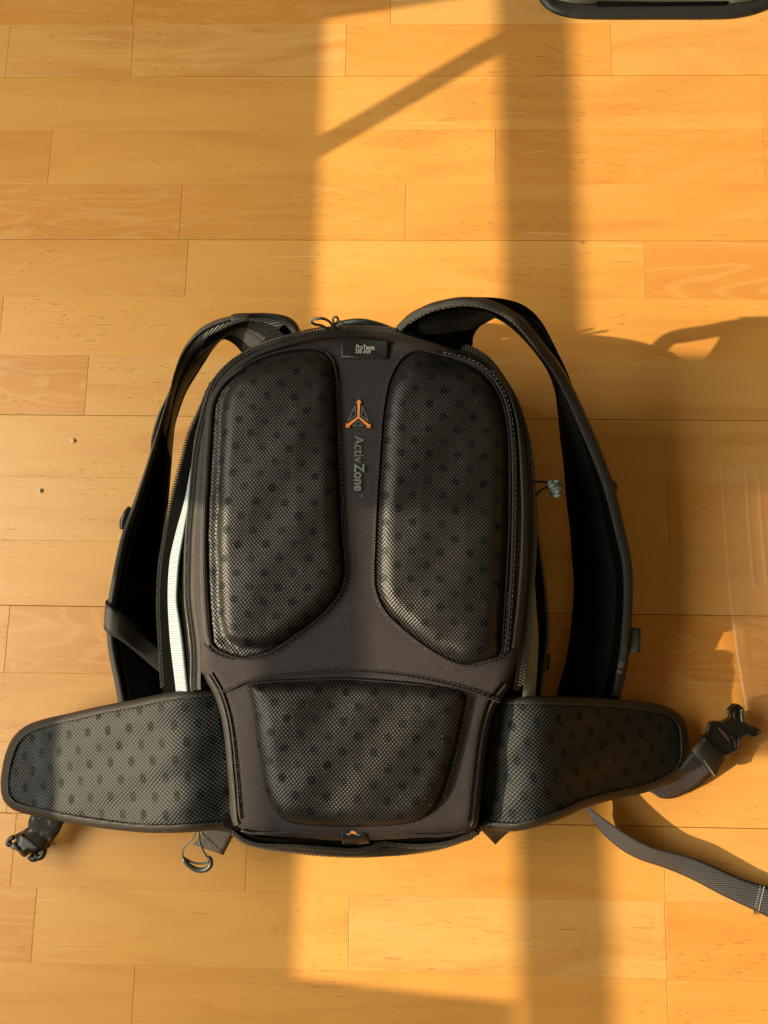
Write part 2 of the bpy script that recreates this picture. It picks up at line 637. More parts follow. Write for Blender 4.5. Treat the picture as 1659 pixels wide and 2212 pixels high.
# ------------------------------------------------------------------ floor
floor = mk('floor', [(-2.2, -1.8, -.006), (2.2, -1.8, -.006), (2.2, 2.4, -.006), (-2.2, 2.4, -.006)], [(0, 1, 2, 3)], M_GAP)
floor['kind'] = 'structure'
J = {-2: [(288, 20), (844, 25)], -1: [(288, 80), (747.6, 108), (1321, 106)], 0: [(1648, 220)], 1: [(108, 338), (1071.5, 339), (1653, 350)],
     2: [(390, 459), (875.5, 465)], 3: [(403, 582), (1394, 584)], 4: [(2, 700)], 5: [(187, 834), (1197, 860)], 6: [],
     7: [(1444, 1112)], 8: [], 9: [(15, 1380)], 10: [(700, 1520)], 11: [(1000, 1680), (20, 1680)], 12: [(531.5, 1875), (1435, 1860), (24, 1890)],
     13: [(73, 2000), (754, 2016), (1438, 2010)], 14: [(288, 2150), (1443, 2180)]}


def plank(x0, x1, y0, y1, g0, g1):
    gx = .00016
    x0 += gx; x1 -= gx; y0 += g0; y1 -= g1
    c = .00035
    z = rnd.uniform(-.00012, .0)
    cx, cy = (x0 + x1) / 2, (y0 + y1) / 2
    v = [(x0, y0, -.006), (x1, y0, -.006), (x1, y1, -.006), (x0, y1, -.006),
         (x0, y0, z - c * .5), (x1, y0, z - c * .5), (x1, y1, z - c * .5), (x0, y1, z - c * .5),
         (x0 + c, y0 + c, z), (x1 - c, y0 + c, z), (x1 - c, y1 - c, z), (x0 + c, y1 - c, z)]
    v = [(a - cx, b - cy, h) for a, b, h in v]
    f = [(8, 9, 10, 11)]
    for k in range(4):
        n = (k + 1) % 4
        f += [(k, n, 4 + n, 4 + k), (4 + k, 4 + n, 8 + n, 8 + k)]
    o = mk('plank', v, f, M_WOOD, None, smooth=False)
    o.location = (cx, cy, 0)
    o.parent = floor


for k in range(-14, 24):
    y1 = ROW_Y0 - k * ROW_W
    y0 = y1 - ROW_W
    major = .00030
    minor = .00003
    g1 = major if k % 3 == 0 else minor
    g0 = major if (k + 1) % 3 == 0 else minor
    xs = [P(x, y, 0).x for x, y in J.get(k, [])]
    xs.sort()
    lo, hi = -.56, .50
    if k not in J:
        lo = hi = rnd.uniform(-.3, .3)
        xs = [lo]
    x = min(xs + [lo]) if xs and min(xs) < lo else lo
    left = []
    x = (xs[0] if xs else lo)
    x = min(x, -.42) if k in J else x
    x -= 0 if k not in J else rnd.uniform(.02, .25)
    while x > -1.5:
        left.append(x); x -= rnd.uniform(.3, .75)
    right = []
    x = (xs[-1] if xs else hi)
    x = (max(x, .44) + rnd.uniform(.02, .25)) if k in J else x + rnd.uniform(.3, .7)
    while x < 1.5:
        right.append(x); x += rnd.uniform(.3, .75)
    cuts = sorted(set([-1.6] + left + xs + right + [1.6]))
    for a, b in zip(cuts[:-1], cuts[1:]):
        if b - a > .03:
            plank(a, b, y0, y1, g0, g1)
        elif b - a > 0.0005:
            plank(a, b, y0, y1, g0, g1)

# ------------------------------------------------------------------ window parts and added sun blockers that cast the shade (they stand left of the frame)
KZ = math.tan(SUN_EL) / math.cos(SUN_AZ)
KY = math.tan(SUN_AZ)


def on_wall(x, y, xw):
    return (xw, y - (x - xw) * KY, (x - xw) * KZ)


def bar(name, quad, xw, parent, th=.012, mat=M_WALL):
    """a board in the plane x = xw whose shade on the floor is quad [(x, y) ...]"""
    a = [on_wall(x, y, xw) for x, y in quad]
    v = [Vector(p) for p in a] + [Vector(p) - Vector((th, 0, 0)) for p in a]
    n = len(a)
    f = [tuple(range(n)), tuple(range(n, 2 * n))[::-1]] + [(k, (k + 1) % n, n + (k + 1) % n, n + k) for k in range(n)]
    return mk(name, v, f, mat, parent, smooth=False)


XW = -1.25
win = empty('window', 'unseen white window frame with added sun blockers, standing left of the photographed floor', 'window', (XW, 0, 0))
win['kind'] = 'structure'
bar('sill_wall', [(XW + .001, -1.9), (-.100, -1.9), (-.100, -.20), (-.185, -.19), (-.185, .08), (-.100, .09), (-.100, 2.2), (XW + .001, 2.2)], XW, win, .08)  # notch shaped in to let the sun onto the left hip belt
bar('transom', [(.141, -1.9), (.232, -1.9), (.1785, 2.2), (.091, 2.2)], XW, win, .003)
bar('corner_post', [(-.1, -1.9), (.114, -1.9), (.114, -.345), (-.1, -.328)], XW + .3, win, .03)
bar('upper_post', [(-.1, .743), (.114, .78), (.114, 2.2), (-.1, 2.2)], XW + .2, win, .03)
dA, dB = P(690, 326), P(1092, 88)
dC, dD = P(1092, 140), P(690, 362)
off = Vector((0, -.004, 0))
a0, b0, c0, d0 = P(650, 322), P(1130, 42), P(1130, 86), P(650, 366)
bar('brace', [(a0.x, a0.y), (b0.x, b0.y), (c0.x, c0.y), (d0.x, d0.y)], -.68, win, .004)
yA, yB, yC = P(1600, 1632).y, P(1600, 1010).y, P(1600, 800).y
bar('side_sun_blocker', [(.328, .02), (.372, .02), (.372, yB), (.9, yB), (.9, yC), (.328, yC)], XW, win, .003)  # added unseen board, shades the right-edge floor and the right strap
for k_ in range(-2, 40):
    x_ = .372 + k_ * .013
    yt_ = yB if k_ >= 0 else .02
    bar('sun_dimming_slat', [(x_, yA), (x_ + .0098, yA), (x_ + .0098, yt_), (x_, yt_)], XW, win, .001)  # added unseen slats that thin the sun over the right-edge floor
pa = P(780, 1098, .14)
ylo = pa.y + .14 / KZ * KY
yhi = P(1500, 765).y
bar('pack_sun_blocker', [(.0, ylo), (.75, ylo), (.75, yhi), (.0, yhi)], XW, win, .03)  # added unseen board that keeps the sun off the upper back panel

# ================================================================== BACKPACK
pack = empty('backpack', 'black camera backpack lying with its padded back panel up and hip belt spread', 'backpack', tuple(P(800, 1250, 0)))
ZP = .135


def zpan(x, y):
    return ZP + .0012 * np.sin(x / 70.0) * np.sin(y / 110.0 + 1) - .003 * np.clip((860 - y) / 160, 0, 1) ** 2


# inner zipper chain = edge of the back panel, clockwise from lower left
IN_L = [(470, 1790), (448, 1620), (430, 1520), (418, 1491), (418, 1428), (414.6, 1378), (404.6, 1296), (405, 1196), (407, 1150), (412, 1090), (420, 1000), (429, 938),
        (442, 888), (461.5, 828.4), (494.6, 788.7), (528, 765.6), (561, 749), (610, 732.5), (660, 719), (693, 712.5), (743, 711)]
IN_R = [(800, 710.5), (859, 714.5), (932, 727), (986, 743.6), (1022.7, 756), (1059, 781.8), (1088, 821.8), (1113.6, 865.5), (1131.8, 920), (1142.7, 967),
        (1148, 1040), (1151.5, 1097), (1153.6, 1157), (1151.7, 1216), (1145.7, 1296), (1139.8, 1375), (1129.8, 1454), (1124, 1498), (1105, 1600), (1060, 1790)]
rin = rail(IN_L + IN_R, .124, 420)
rin[:, 2] += .006 * np.clip((860 - rin[:, 1]) / 140, 0, 1)
# the panel field: a bit inside the chain, down to the bottom seam
panel_out = [tuple(q[:2]) for q in offset_px(rin, 9)[14:-14:6]]
BOT = [(1032, 1777), (1019, 1795), (954, 1806), (847, 1813), (761, 1816), (675, 1813), (589, 1806), (525, 1795), (501, 1773)]
PL = [(441, 1463), (464.7, 1506), (481.9, 1571), (494.8, 1699.8), (501, 1773)]
PR = [(1032, 1777), (1040.6, 1699.8), (1053.5, 1592), (1070.7, 1528), (1100.8, 1485)]


def zbase(x, y, d):
    return zpan(x, y) - .009 * (1 - np.clip(d / 26, 0, 1)) ** 2


top_half = [(q[0], q[1]) for q in offset_px(rin, 10) if q[1] < 1455]
body_out = top_half[::6] + PR[::-1] + BOT[1:-1] + PL[::-1]
slab('back_panel', body_out, zbase, M_CORD, pack, sp=11, th=.012, label='brownish black woven fabric between the mesh pads')

# tape between the chain and the panel (grey, slightly raised) and the chain itself
tapeo = rin[rin[:, 1] < 1494]
strip('zip_tape', tapeo, offset_px(tapeo, 16), [(0, 0), (.25, .0022), (.5, .0028), (.8, .0045), (1, .0055)], M_TAPE, pack)
sel = rin[(rin[:, 1] < 1492)]
zc = sel.copy(); zc[:, 2] += .0032
zipper('zipper', zc, pack, w=.0036, pitch=.0027)
for dpx in (4.5, -4.5):
    q = offset_px(zc, dpx); q[:, 2] -= .0030
    tube('zip_cord', [tuple(v) for v in q[::4]], .0009, M_TEETH, pack, seg=6, per=2)

# hull: rings of the pack from the panel edge down to the floor
OUT_L = [(500, 1800), (470, 1790), (400, 1660), (362, 1560), (351.7, 1491), (348.4, 1444.5), (345, 1378), (341.8, 1312), (345, 1229.5), (355, 1163), (365, 1097), (379, 1043.5),
         (395, 984), (408.6, 934), (431, 875), (452, 826), (490, 784), (526, 760), (560, 744), (612, 728), (680, 712)]
OUT_R = [(743, 706), (859, 708), (935, 722), (990, 739), (1028, 752), (1064, 778), (1094, 819), (1119, 864), (1136, 920), (1147, 967), (1152, 1040), (1155.6, 1117), (1161, 1160),
         (1169.5, 1216), (1179.4, 1296), (1183.4, 1375), (1173.5, 1454), (1167.5, 1498), (1150, 1600), (1100, 1700), (1050, 1790), (1030, 1803)]
rout = rail(OUT_L + OUT_R, .088, 420)
zz = np.interp(rout[:, 1], [700, 800, 1000, 1600, 1800], [.122, .114, .095, .088, .088])
rout[:, 2] = zz


def hull_ring(base, z, k):
    W = np.array([tuple(P(*q)) for q in base])
    c = W.mean(0)
    W[:, :2] = c[:2] + (W[:, :2] - c[:2]) * k
    W[:, 2] = z
    return W


cl = resample(np.vstack([rin, np.array([(q[0], q[1] + 6, .122) for q in catmull(np.array(BOT[1:-1], float), False, 8)])]), 420, True)
clo = resample(np.vstack([rout, np.array([(q[0], q[1] + 34 - abs(q[0] - 761) * .05, .095) for q in catmull(np.array(BOT[1:-1], float), False, 8)])]), 420, True)
r0 = hull_ring(cl, .118, .985)
low = lambda q: (q[:, 1] > 1470) & (q[:, 1] < 1790) & ((q[:, 0] < 505) | (q[:, 0] > 1030))
r0[low(cl), 2] = .070
r1 = np.array([tuple(P(*q)) for q in clo])
r1[:, 2] -= .002
r1[low(clo), 2] = .055
W1 = hull_ring(clo, .0, 1.0)
rings = [r0, r1, hull_ring(clo, .060, 1.005), hull_ring(clo, .030, .985), hull_ring(clo, .008, .95), hull_ring(clo, .001, .90)]
# keep the rings aligned by angle so that the loft does not twist
cen = r1.mean(0)


def by_angle(W, n=300):
    a = np.unwrap(np.arctan2(W[:, 1] - cen[1], W[:, 0] - cen[0]))
    if a[-1] < a[0]:
        W, a = W[::-1], a[::-1]
    a0 = a[0]
    t = np.linspace(-math.pi, math.pi, n, endpoint=False)
    am = np.mod(a - a0, 2 * math.pi)
    o = np.argsort(a)
    A, Wo = a[o], W[o]
    A3 = np.r_[A - 2 * math.pi, A, A + 2 * math.pi]
    W3 = np.vstack([Wo, Wo, Wo])
    return np.stack([np.interp(t, A3, W3[:, k]) for k in range(3)], 1)


R = [by_angle(w) for w in rings]
n = len(R[0])
vv = np.vstack(R)
ff = []
for j in range(len(R) - 1):
    for i in range(n):
        ff.append((j * n + i, (j + 1) * n + i, (j + 1) * n + (i + 1) % n, j * n + (i + 1) % n))
ff.append(tuple((len(R) - 1) * n + i for i in range(n))[::-1])
ff.append(tuple(range(n)))
mk('bag_body', vv, ff, M_BLACK, pack, [(v[0], v[1] + v[2]) for v in vv])

# left side: outer zip chain, black gusset, pale lining strip, grey-green lining
ol = rail([(452, 826), (441.7, 862), (408.6, 934), (395, 984), (379, 1043.5), (365.6, 1099.7), (355, 1163), (345, 1229.5), (341.8, 1312), (345, 1378), (348.4, 1444.5), (351.7, 1491), (352, 1499)],
          [.117, .106, .100, .095, .092, .09], 150)
il = rail([(458, 830), (443, 888), (431, 938), (421, 1000), (413, 1090), (408, 1150), (406, 1196), (405.6, 1296), (411, 1378), (415, 1428), (417, 1485), (418, 1494)], .121, 150)
strip('gusset', ol, il, [(0, .001), (.12, .0), (.3, -.001), (.6, -.003), (1, -.002)], M_BLACK, pack)
wl = rail([(419, 972), (407, 1020), (393, 1085), (378, 1147), (365, 1213), (361.6, 1296), (366, 1378), (375, 1461), (379, 1497)], [.108, .104, .101, .10, .10], 110)
wr = rail([(420, 974), (416, 1020), (410, 1085), (400, 1147), (389, 1213), (385, 1262), (384, 1300), (392, 1350), (399, 1400), (405, 1461), (409, 1495)], [.111, .110, .109, .108, .108], 110)
strip('lining_strip', wl, wr, [(0, .0), (.1, .003), (.3, .0055), (.5, .0075), (.7, .0085), (.9, .0075), (1, .003)], M_PALE, pack, label='white lining strip showing through the open zip')
gl = wr.copy(); gl[:, 2] -= .001
gr = rail([(421, 974), (420, 1000), (412, 1090), (407, 1150), (404, 1196), (404, 1296), (409, 1378), (414, 1428), (416, 1494)], .1165, 110)
strip('lining_side', gl, gr, [(0, .002), (.3, .0015), (.6, .001), (1, .004)], M_GREY, pack)
zo = ol[4:-2].copy(); zo[:, 2] += .0022
zipper('zipper', zo, pack, w=.0030)
# second row of bright coils along the inner chain, left
zi = offset_px(rail([(412, 1090), (407, 1150), (403, 1196), (403, 1296), (411, 1378), (415, 1428), (417, 1495)], .1235, 100), 3)
zipper('zipper', zi, pack, w=.0022)

# right side
orr = rail([(1148, 967), (1152, 1040), (1156, 1100), (1161, 1160), (1169.5, 1216), (1179.4, 1296), (1183.4, 1375), (1173.5, 1454), (1167.5, 1505)], [.100, .096, .092, .09], 120)
irr = rail([(1143, 967), (1148, 1040), (1151.5, 1097), (1153, 1157), (1151, 1216), (1145, 1296), (1139, 1375), (1129, 1454), (1126, 1505)], .121, 120)
strip('gusset', irr, orr, [(0, -.002), (.4, -.003), (.7, .0), (1, .001)], M_BLACK, pack)
cwl = rail([(1154, 1220), (1146, 1300), (1141, 1375), (1133, 1454), (1128, 1507)], .1165, 60)
cwr = rail([(1155, 1222), (1158, 1300), (1163, 1375), (1160, 1454), (1156, 1507)], .108, 60)
strip('lining_strip', cwl, cwr, [(0, .002), (.4, .004), (.8, .003), (1, 0)], M_CREAM, pack, label='cream lining strip at the right side opening')
zo = orr[6:-2].copy(); zo[:, 2] += .0022
zipper('zipper', zo, pack, w=.0030)

# ---- mesh pads
LP = [(693, 759), (643.5, 757), (577, 772), (527.7, 795), (488, 828.4), (465, 868), (459, 934), (453, 1033.5), (448, 1132.8), (447.7, 1163), (451, 1262.6), (457.6, 1362),
      (463, 1392), (494, 1411), (533.6, 1418.7), (583, 1405), (633, 1372), (682.5, 1335), (715.6, 1302), (735.4, 1269), (742, 1229.5), (737, 1163), (733.8, 1097), (729.5, 1000),
      (724.5, 868), (722, 808), (713, 776)]
RP = [(906, 760), (873.5, 774.5), (851.7, 807), (840.8, 840), (831.7, 894.5), (826, 967), (820.8, 1040), (817, 1112.8), (814.4, 1176.6), (812.4, 1236), (815.6, 1275.8), (836, 1319.4),
      (872, 1355), (911.6, 1387), (951, 1412.7), (991, 1430.5), (1014.8, 1433.7), (1050.5, 1426.5), (1078, 1414.6), (1082, 1375), (1090, 1256), (1096, 1137), (1097, 1040),
      (1095.4, 949), (1088, 894.5), (1073.6, 851), (1044.5, 811), (1004.5, 785.4), (957, 771)]
BP = [(533.5, 1478.4), (567.8, 1469.8), (653.8, 1465.5), (739.8, 1462.5), (825.7, 1467.7), (911.7, 1476), (985, 1490), (1004, 1500), (1002, 1527.8), (989, 1592), (971.9, 1656.8),
      (954.7, 1712.7), (933, 1751), (903, 1773), (847, 1783.6), (761, 1785.7), (675, 1783.6), (623.7, 1775), (593.6, 1751), (572, 1699.8), (557, 1613.8), (544, 1527.8), (535, 1492)]


def pad_z(h, w, m=None, dim=True):
    def f(x, y, d):
        mm = m(x, y) if m else 2.0
        t = np.clip((d - mm) / w, 0, 1)
        z = zpan(x, y) + .0008 + .0012 * np.clip(d / 3, 0, 1) + h * np.sqrt(np.clip(1 - (1 - t) ** 2, 0, 1)) * (.82 + .18 * np.clip(d / 90, 0, 1))
        z = z + .0005 * np.sin(x / 23.0 + y / 31.0) * np.clip(d / 30, 0, 1)
        return z
    return f


def mleft(x, y):
    a = 20 * np.clip((520 - x) / 50, 0, 1) + 3 + 10 * np.clip((830 - y) / 60, 0, 1) + 16 * np.clip((y - 1330) / 60, 0, 1) * np.clip((620 - x) / 80, 0, 1)
    return a


def mright(x, y):
    return 3 + 8 * np.clip((840 - y) / 60, 0, 1) + 6 * np.clip((x - 1050) / 30, 0, 1)


slab('mesh_pad', LP, pad_z(.0125, 34, mleft), M_MESH, pack, sp=6, th=.004)
slab('mesh_pad', RP, pad_z(.0125, 36, mright), M_MESH, pack, sp=6, th=.004)
slab('mesh_pad', BP, pad_z(.0120, 38, lambda x, y: 2 + 8 * np.clip((1500 - y) / 30, 0, 1)), M_MESH, pack, sp=6, th=.004, label='lumbar mesh pad at the bottom of the back panel')


def lint(pts_area, n_, par, seed, zfun):
    rr = random.Random(seed)
    vs, fs = [], []
    x0, y0, x1, y1 = pts_area
    while len(fs) < n_ * 3:
        px, py = rr.uniform(x0, x1), rr.uniform(y0, y1)
        a = rr.uniform(0, math.pi)
        ln, bend = rr.uniform(1.2, 4.5), rr.uniform(-1.2, 1.2)
        w_ = rr.uniform(.25, .45)
        for k in range(3):
            q = []
            for j in (k, k + 1):
                t_ = j / 3 - .5
                cx, cy = px + math.cos(a) * ln * t_ - math.sin(a) * bend * (t_ * t_ * 4), py + math.sin(a) * ln * t_ + math.cos(a) * bend * (t_ * t_ * 4)
                q += [(cx - math.sin(a) * w_ / 2, cy + math.cos(a) * w_ / 2), (cx + math.sin(a) * w_ / 2, cy - math.cos(a) * w_ / 2)]
            i = len(vs)
            vs += [P(u, v, zfun(u, v)) for u, v in q]
            fs.append((i, i + 1, i + 3, i + 2))
    return mk('lint', vs, fs, M_LINT, par, smooth=False, kind='stuff')


M_LINT = plain('lint_fibre', (.24, .23, .23), .8)
lint((570, 1500, 960, 1755), 90, bpy.data.objects['mesh_pad.002'], 4, lambda u, v: float(zpan(u, v)) + .0150)
lint((500, 850, 700, 1300), 26, bpy.data.objects['mesh_pad'], 5, lambda u, v: float(zpan(u, v)) + .0154)
lint((860, 850, 1040, 1340), 40, bpy.data.objects['mesh_pad.001'], 6, lambda u, v: float(zpan(u, v)) + .0154)


# welts / seams around the pads
def welt(pts, closed, dpx, name='seam_welt', th=.0016, mat=M_CORD, w=5):
    r = rail(pts, .0, int(len(pts) * 9), closed)
    r[:, 2] = zpan(r[:, 0], r[:, 1]) + .0012
    q = offset_px(r, dpx, closed)
    q2 = offset_px(r, dpx + w, closed)
    return strip(name, q, q2, [(0, -.001), (.25, th), (.5, th * 1.3), (.75, th), (1, -.001)], mat, pack, closed)


welt(LP, True, 2, mat=M_CORD)
welt(RP, True, 2, mat=M_CORD)
welt(BP, True, 2, mat=M_CORD)


def on_panel(pts, dz=.0018, n=None, closed=False):
    r = rail(pts, .0, n or max(30, len(pts) * 14), closed)
    r[:, 2] = zpan(r[:, 0], r[:, 1]) + dz
    return r


st = []
rl, rr_, rb = on_panel(LP, .0026, closed=True), on_panel(RP, .0026, closed=True), on_panel(BP, .0026, closed=True)
pick = lambda r, f: r[f(r[:, 0], r[:, 1])]
e = offset_px(rl, 9, True)
st += [e[(np.arange(len(e)) > len(e) * .48) & (np.arange(len(e)) < len(e) * .96)]]
e = offset_px(rr_, 9, True)
st += [e[(np.arange(len(e)) > len(e) * .04) & (np.arange(len(e)) < len(e) * .62)]]
e = offset_px(rb, 11, True)
st += [e[(np.arange(len(e)) > len(e) * .30) & (np.arange(len(e)) < len(e) * .97)]]
YOKE = [(470.8, 1500.8), (500, 1490), (533.6, 1474), (610.8, 1460), (739.8, 1453), (868.7, 1462), (976, 1484), (1030, 1500), (1078, 1519)]
yk = on_panel(YOKE, .0022)
st += [offset_px(yk, -7)]
dashes('stitching', st, M_STITCH, pack)
strip('yoke_fold', yk, offset_px(yk, -4), [(0, -.001), (.3, .0016), (.8, .0012), (1, -.001)], M_CORD, pack)
strip('yoke_fold', on_panel([(441, 1389), (457, 1404), (478, 1416), (500, 1422)], .0022), on_panel([(441, 1393), (456, 1409), (477, 1421), (500, 1426)], .0022), [(0, -.001), (.4, .0014), (1, -.001)], M_CORD, pack)
# the piped stitched seam right of the right pad
pr = on_panel([(957, 765), (1010, 779), (1052, 804), (1082, 842), (1098, 888), (1106, 945), (1109, 1040), (1108, 1149), (1104, 1256), (1096, 1375), (1090, 1412)], .0030)
tube('piping', [tuple(q) for q in pr[::4]], .0013, M_CORD, pack, seg=8, per=2)
dashes('stitching', [offset_px(pr, -5)], M_STITCHL, pack)
# webbing band left of the left pad
bl = on_panel([(520, 790), (478, 822), (450, 866), (441, 934), (436, 1033), (432, 1133), (431, 1262), (437, 1362), (444, 1393)], .0018)
br = on_panel([(528, 797), (489, 829), (466, 870), (459, 934), (453, 1033), (448, 1133), (449, 1262), (456, 1362), (462, 1395)], .0018)
strip('webbing_band', bl, br, [(0, -.001), (.08, .0013), (.5, .0017), (.92, .0013), (1, -.001)], M_BIND, pack)
# right-hand band of the panel, brownish, dusty
bl = on_panel([(1060, 800), (1094, 845), (1112, 900), (1120, 960), (1124, 1040), (1126, 1120), (1122, 1230), (1112, 1340), (1104, 1400)], .0004)
br = on_panel([(1072, 795), (1103, 842), (1124, 900), (1134, 960), (1140, 1040), (1142, 1120), (1140, 1230), (1130, 1340), (1122, 1400)], -.004)
strip('webbing_band', bl, br, [(0, -.001), (.1, .0015), (.5, .0017), (.9, .0013), (1, -.002)], M_TAPE, pack)
# webbings beside the lumbar pad: seam tapes running down both sides
for pts, s in ((PL, 1), (PR[::-1], -1)):
    r = on_panel(pts + ([(505, 1785)] if s > 0 else [(1028, 1789)]), .0020)
    ri_ = offset_px(r, -14 * s)
    r[:, 2] -= .0100; ri_[:, 2] -= .0034
    strip('side_binding', r, ri_, [(-.03, -.006), (0, -.0005), (.1, .0010), (.5, .0020), (.9, .0012), (1, -.0012)], M_BIND, pack)
    r2 = offset_px(r, -20 * s)
    r2[:, 2] += .0086
    tube('piping', [tuple(q) for q in r2[::4]], .0006, M_BLACK, pack, seg=6, per=2)
r = on_panel([(545, 1480), (556, 1540), (566, 1620), (583, 1700)], .002)
for pts in ([(1013, 1505), (1006, 1540), (990, 1610), (972, 1680), (955, 1730)],):
    dashes('stitching', [on_panel(pts, .0032)], M_STITCH, pack)

# ---- top: name label, grab handle, zip pull cords
lab = slab('name_label', [(737.5, 728.8), (788, 730.5), (839, 735.8), (837.8, 755), (836.5, 774.8), (787, 772.5), (737.5, 772), (737.5, 750)], lambda x, y, d: zpan(x, y) + .0026 + .0003 * np.sin(x / 7.0) * (y > 760), M_LABEL, pack, sp=5, th=.0007, sharp=True)
dashes('label_stitching', [on_panel([(738, 772.5), (787, 773), (836, 775)], .0036)], M_STITCH, lab)


def text_part(body, p0, ang, size, mat, parent, xs=1.0, bold=0.0, name='printed_text', dz=.0034):
    cu = bpy.data.curves.new('t', 'FONT')
    cu.body = body
    cu.size = 1.0
    cu.offset = bold
    tmp = bpy.data.objects.new('t', cu)
    me = bpy.data.meshes.new_from_object(tmp)
    bpy.data.objects.remove(tmp)
    ca, sa = math.cos(ang), math.sin(ang)
    vs = []
    for v in me.vertices:
        x, y = v.co.x * size * xs, v.co.y * size
        px, py = p0[0] + x * ca + y * sa, p0[1] + x * sa - y * ca
        vs.append(P(px, py, float(zpan(px, py)) + dz))
    fs = [tuple(p.vertices) for p in me.polygons]
    w = max((v.co.x for v in me.vertices), default=0) * size * xs
    bpy.data.meshes.remove(me)
    return mk(name, vs, fs, mat, parent, smooth=False), w


text_part('ProTactic', (768.3, 753.0), math.radians(3.5), 13.0, M_PRL, lab, xs=.82, bold=.008)
text_part('350 AW', (766.8, 762.6), math.radians(3.5), 12.6, M_PRL, lab, xs=.78, bold=.008)
DZT = .0016 + .0006
_, w1 = text_part('Activ', (765.8, 941.5), math.pi / 2, 30, M_PRG, pack, xs=.92, bold=.002, dz=DZT)
_, w2 = text_part('Zone', (765.8, 1002.0), math.pi / 2, 30, M_PRG, pack, xs=.90, bold=.022, dz=DZT)
text_part('TM', (779, 1067), math.pi / 2, 6, M_PRG, pack, dz=DZT)


def flat(name, polys, mat, parent, dz=DZT):
    vs, fs = [], []
    for p in polys:
        i = len(vs)
        vs += [P(x, y, float(zpan(x, y)) + dz) for x, y in p]
        fs.append(tuple(range(i, i + len(p))))
    return mk(name, vs, fs, mat, parent, smooth=False)


def arrow(c, tip, w0, w1, hw, hl):
    c, tip = np.array(c), np.array(tip)
    d = (tip - c) / np.linalg.norm(tip - c)
    s = np.array([-d[1], d[0]])
    nb = tip - d * hl
    return [tuple(v) for v in (c - s * w0, nb - s * w1, nb - s * hw, tip, nb + s * hw, nb + s * w1, c + s * w0)]


C0 = (774.3, 901)
logo = flat('emblem', [arrow(C0, (775.3, 862.8), 1.8, 3.2, 6.2, 7.0)], M_OR, pack)
flat('emblem_arm', [arrow(C0, (746.5, 922.8), 1.8, 3.0, 6.4, 6.5)], M_OR, logo, DZT + .0001)
flat('emblem_arm', [arrow(C0, (800.5, 923.4), 1.8, 3.0, 6.4, 6.5)], M_OR, logo, DZT + .0002)


def outline_poly(p, w):
    p = np.array(p, float)
    c = p.mean(0)
    n = len(p)
    out = []
    for i in range(n):
        a, b = p[i], p[(i + 1) % n]
        d = (b - a) / np.linalg.norm(b - a)
        s = np.array([-d[1], d[0]]) * w / 2
        out.append([tuple(a - s - d * w / 2), tuple(b - s + d * w / 2), tuple(b + s + d * w / 2), tuple(a + s - d * w / 2)])
    return out


zq = lambda x, y: (713.2 + .1736 * x, 713.2 + .1736 * y)
for poly in ([zq(308, 945), zq(318, 1062), zq(222, 1125)], [zq(400, 950), zq(385, 1065), zq(472, 1130)], [zq(350, 1125), zq(405, 1188), zq(285, 1188)]):
    for i, q in enumerate(outline_poly(poly, 1.35)):
        flat('emblem_outline', [q], M_PRG, logo, DZT + .00003 * i)

hz = .075
ho = rail([(700, 712), (736.7, 693), (763, 688), (788, 688.3), (812.7, 693.8), (837.5, 702), (862, 714)], [.070, .082, .086, .082, .074], 60)
hi_ = rail([(706, 722), (740, 709), (765, 706), (788, 706), (810, 709), (832, 714), (850, 722)], [.068, .078, .080, .078, .070], 60)
strip('grab_handle', ho, hi_, ribbon_prof(.010), M_RUB, pack, ring=True, label='smooth grey carry handle behind the top edge')
tube('zip_pull_cord', [(712, 712, .128), (693.7, 703, .149), (680, 700.5, .159), (672.5, 695, .166), (675, 690, .170), (686, 688.3, .171), (697, 688, .169), (709, 693, .162), (718, 702, .150), (724, 712, .132)], .0013, M_CORDG, pack, per=6)
tube('zip_pull_cord', [(729, 714, .130), (722, 700, .145), (719, 688, .153), (724, 684.5, .155), (730, 688, .152), (727, 697, .146), (716, 704, .138)], .0011, M_CORDG, pack, per=6)
tube('zip_pull_ring', [(725, 697, .142), (733, 693, .145), (741, 697, .144), (745, 706, .139), (743, 714, .132)], .0007, M_CORDG, pack, per=6)


# ---- shoulder straps
def strap(rO, rI, prof, mat, name='shoulder_strap', label=None):
    return strip(name, rO, rI, prof, mat, pack, ring=True, label=label)


# left strap: upper part (on edge), lower part (dark underside)
LO = [(652, 722, .112), (640, 697, .118), (620, 683, .124), (577, 676, .130), (534, 676.5, .132), (498, 683, .132), (461.5, 693, .130), (428.5, 712.7, .126), (397, 752, .120), (377, 802, .112),
      (366, 845, .108), (350, 896, .104), (335, 945, .100), (327, 969, .098), (308, 1026.5, .094), (286.4, 1089, .090), (267, 1140, .087), (253.7, 1190, .084), (240, 1258, .080), (233, 1300, .076),
      (230, 1345, .072), (231, 1380, .068), (236, 1419.5, .064), (245.5, 1466, .058), (256, 1520, .052), (268, 1560, .048)]
LI = [(560, 775, .100), (530, 768, .094), (508, 745.7, .085), (484.7, 733, .082), (472, 740, .082), (458, 757, .078), (445, 778.8, .074), (421.8, 815, .066), (404, 845, .058), (390, 880, .050),
      (378.8, 917.8, .044), (374, 960, .040), (371, 1000, .036), (365.6, 1066.6, .032), (361, 1120, .028), (356, 1180, .025), (352, 1240, .022), (350, 1300, .020), (350, 1360, .020), (356, 1420, .020),
      (364, 1480, .022), (372, 1560, .026)]
lO, lI = rail(LO, n=170), rail(LI, n=170)
strap_th = ribbon_prof(.013, 8)
SL = strap(lO, lI, strap_th, M_BLACK, label='left shoulder strap arching out beside the pack')
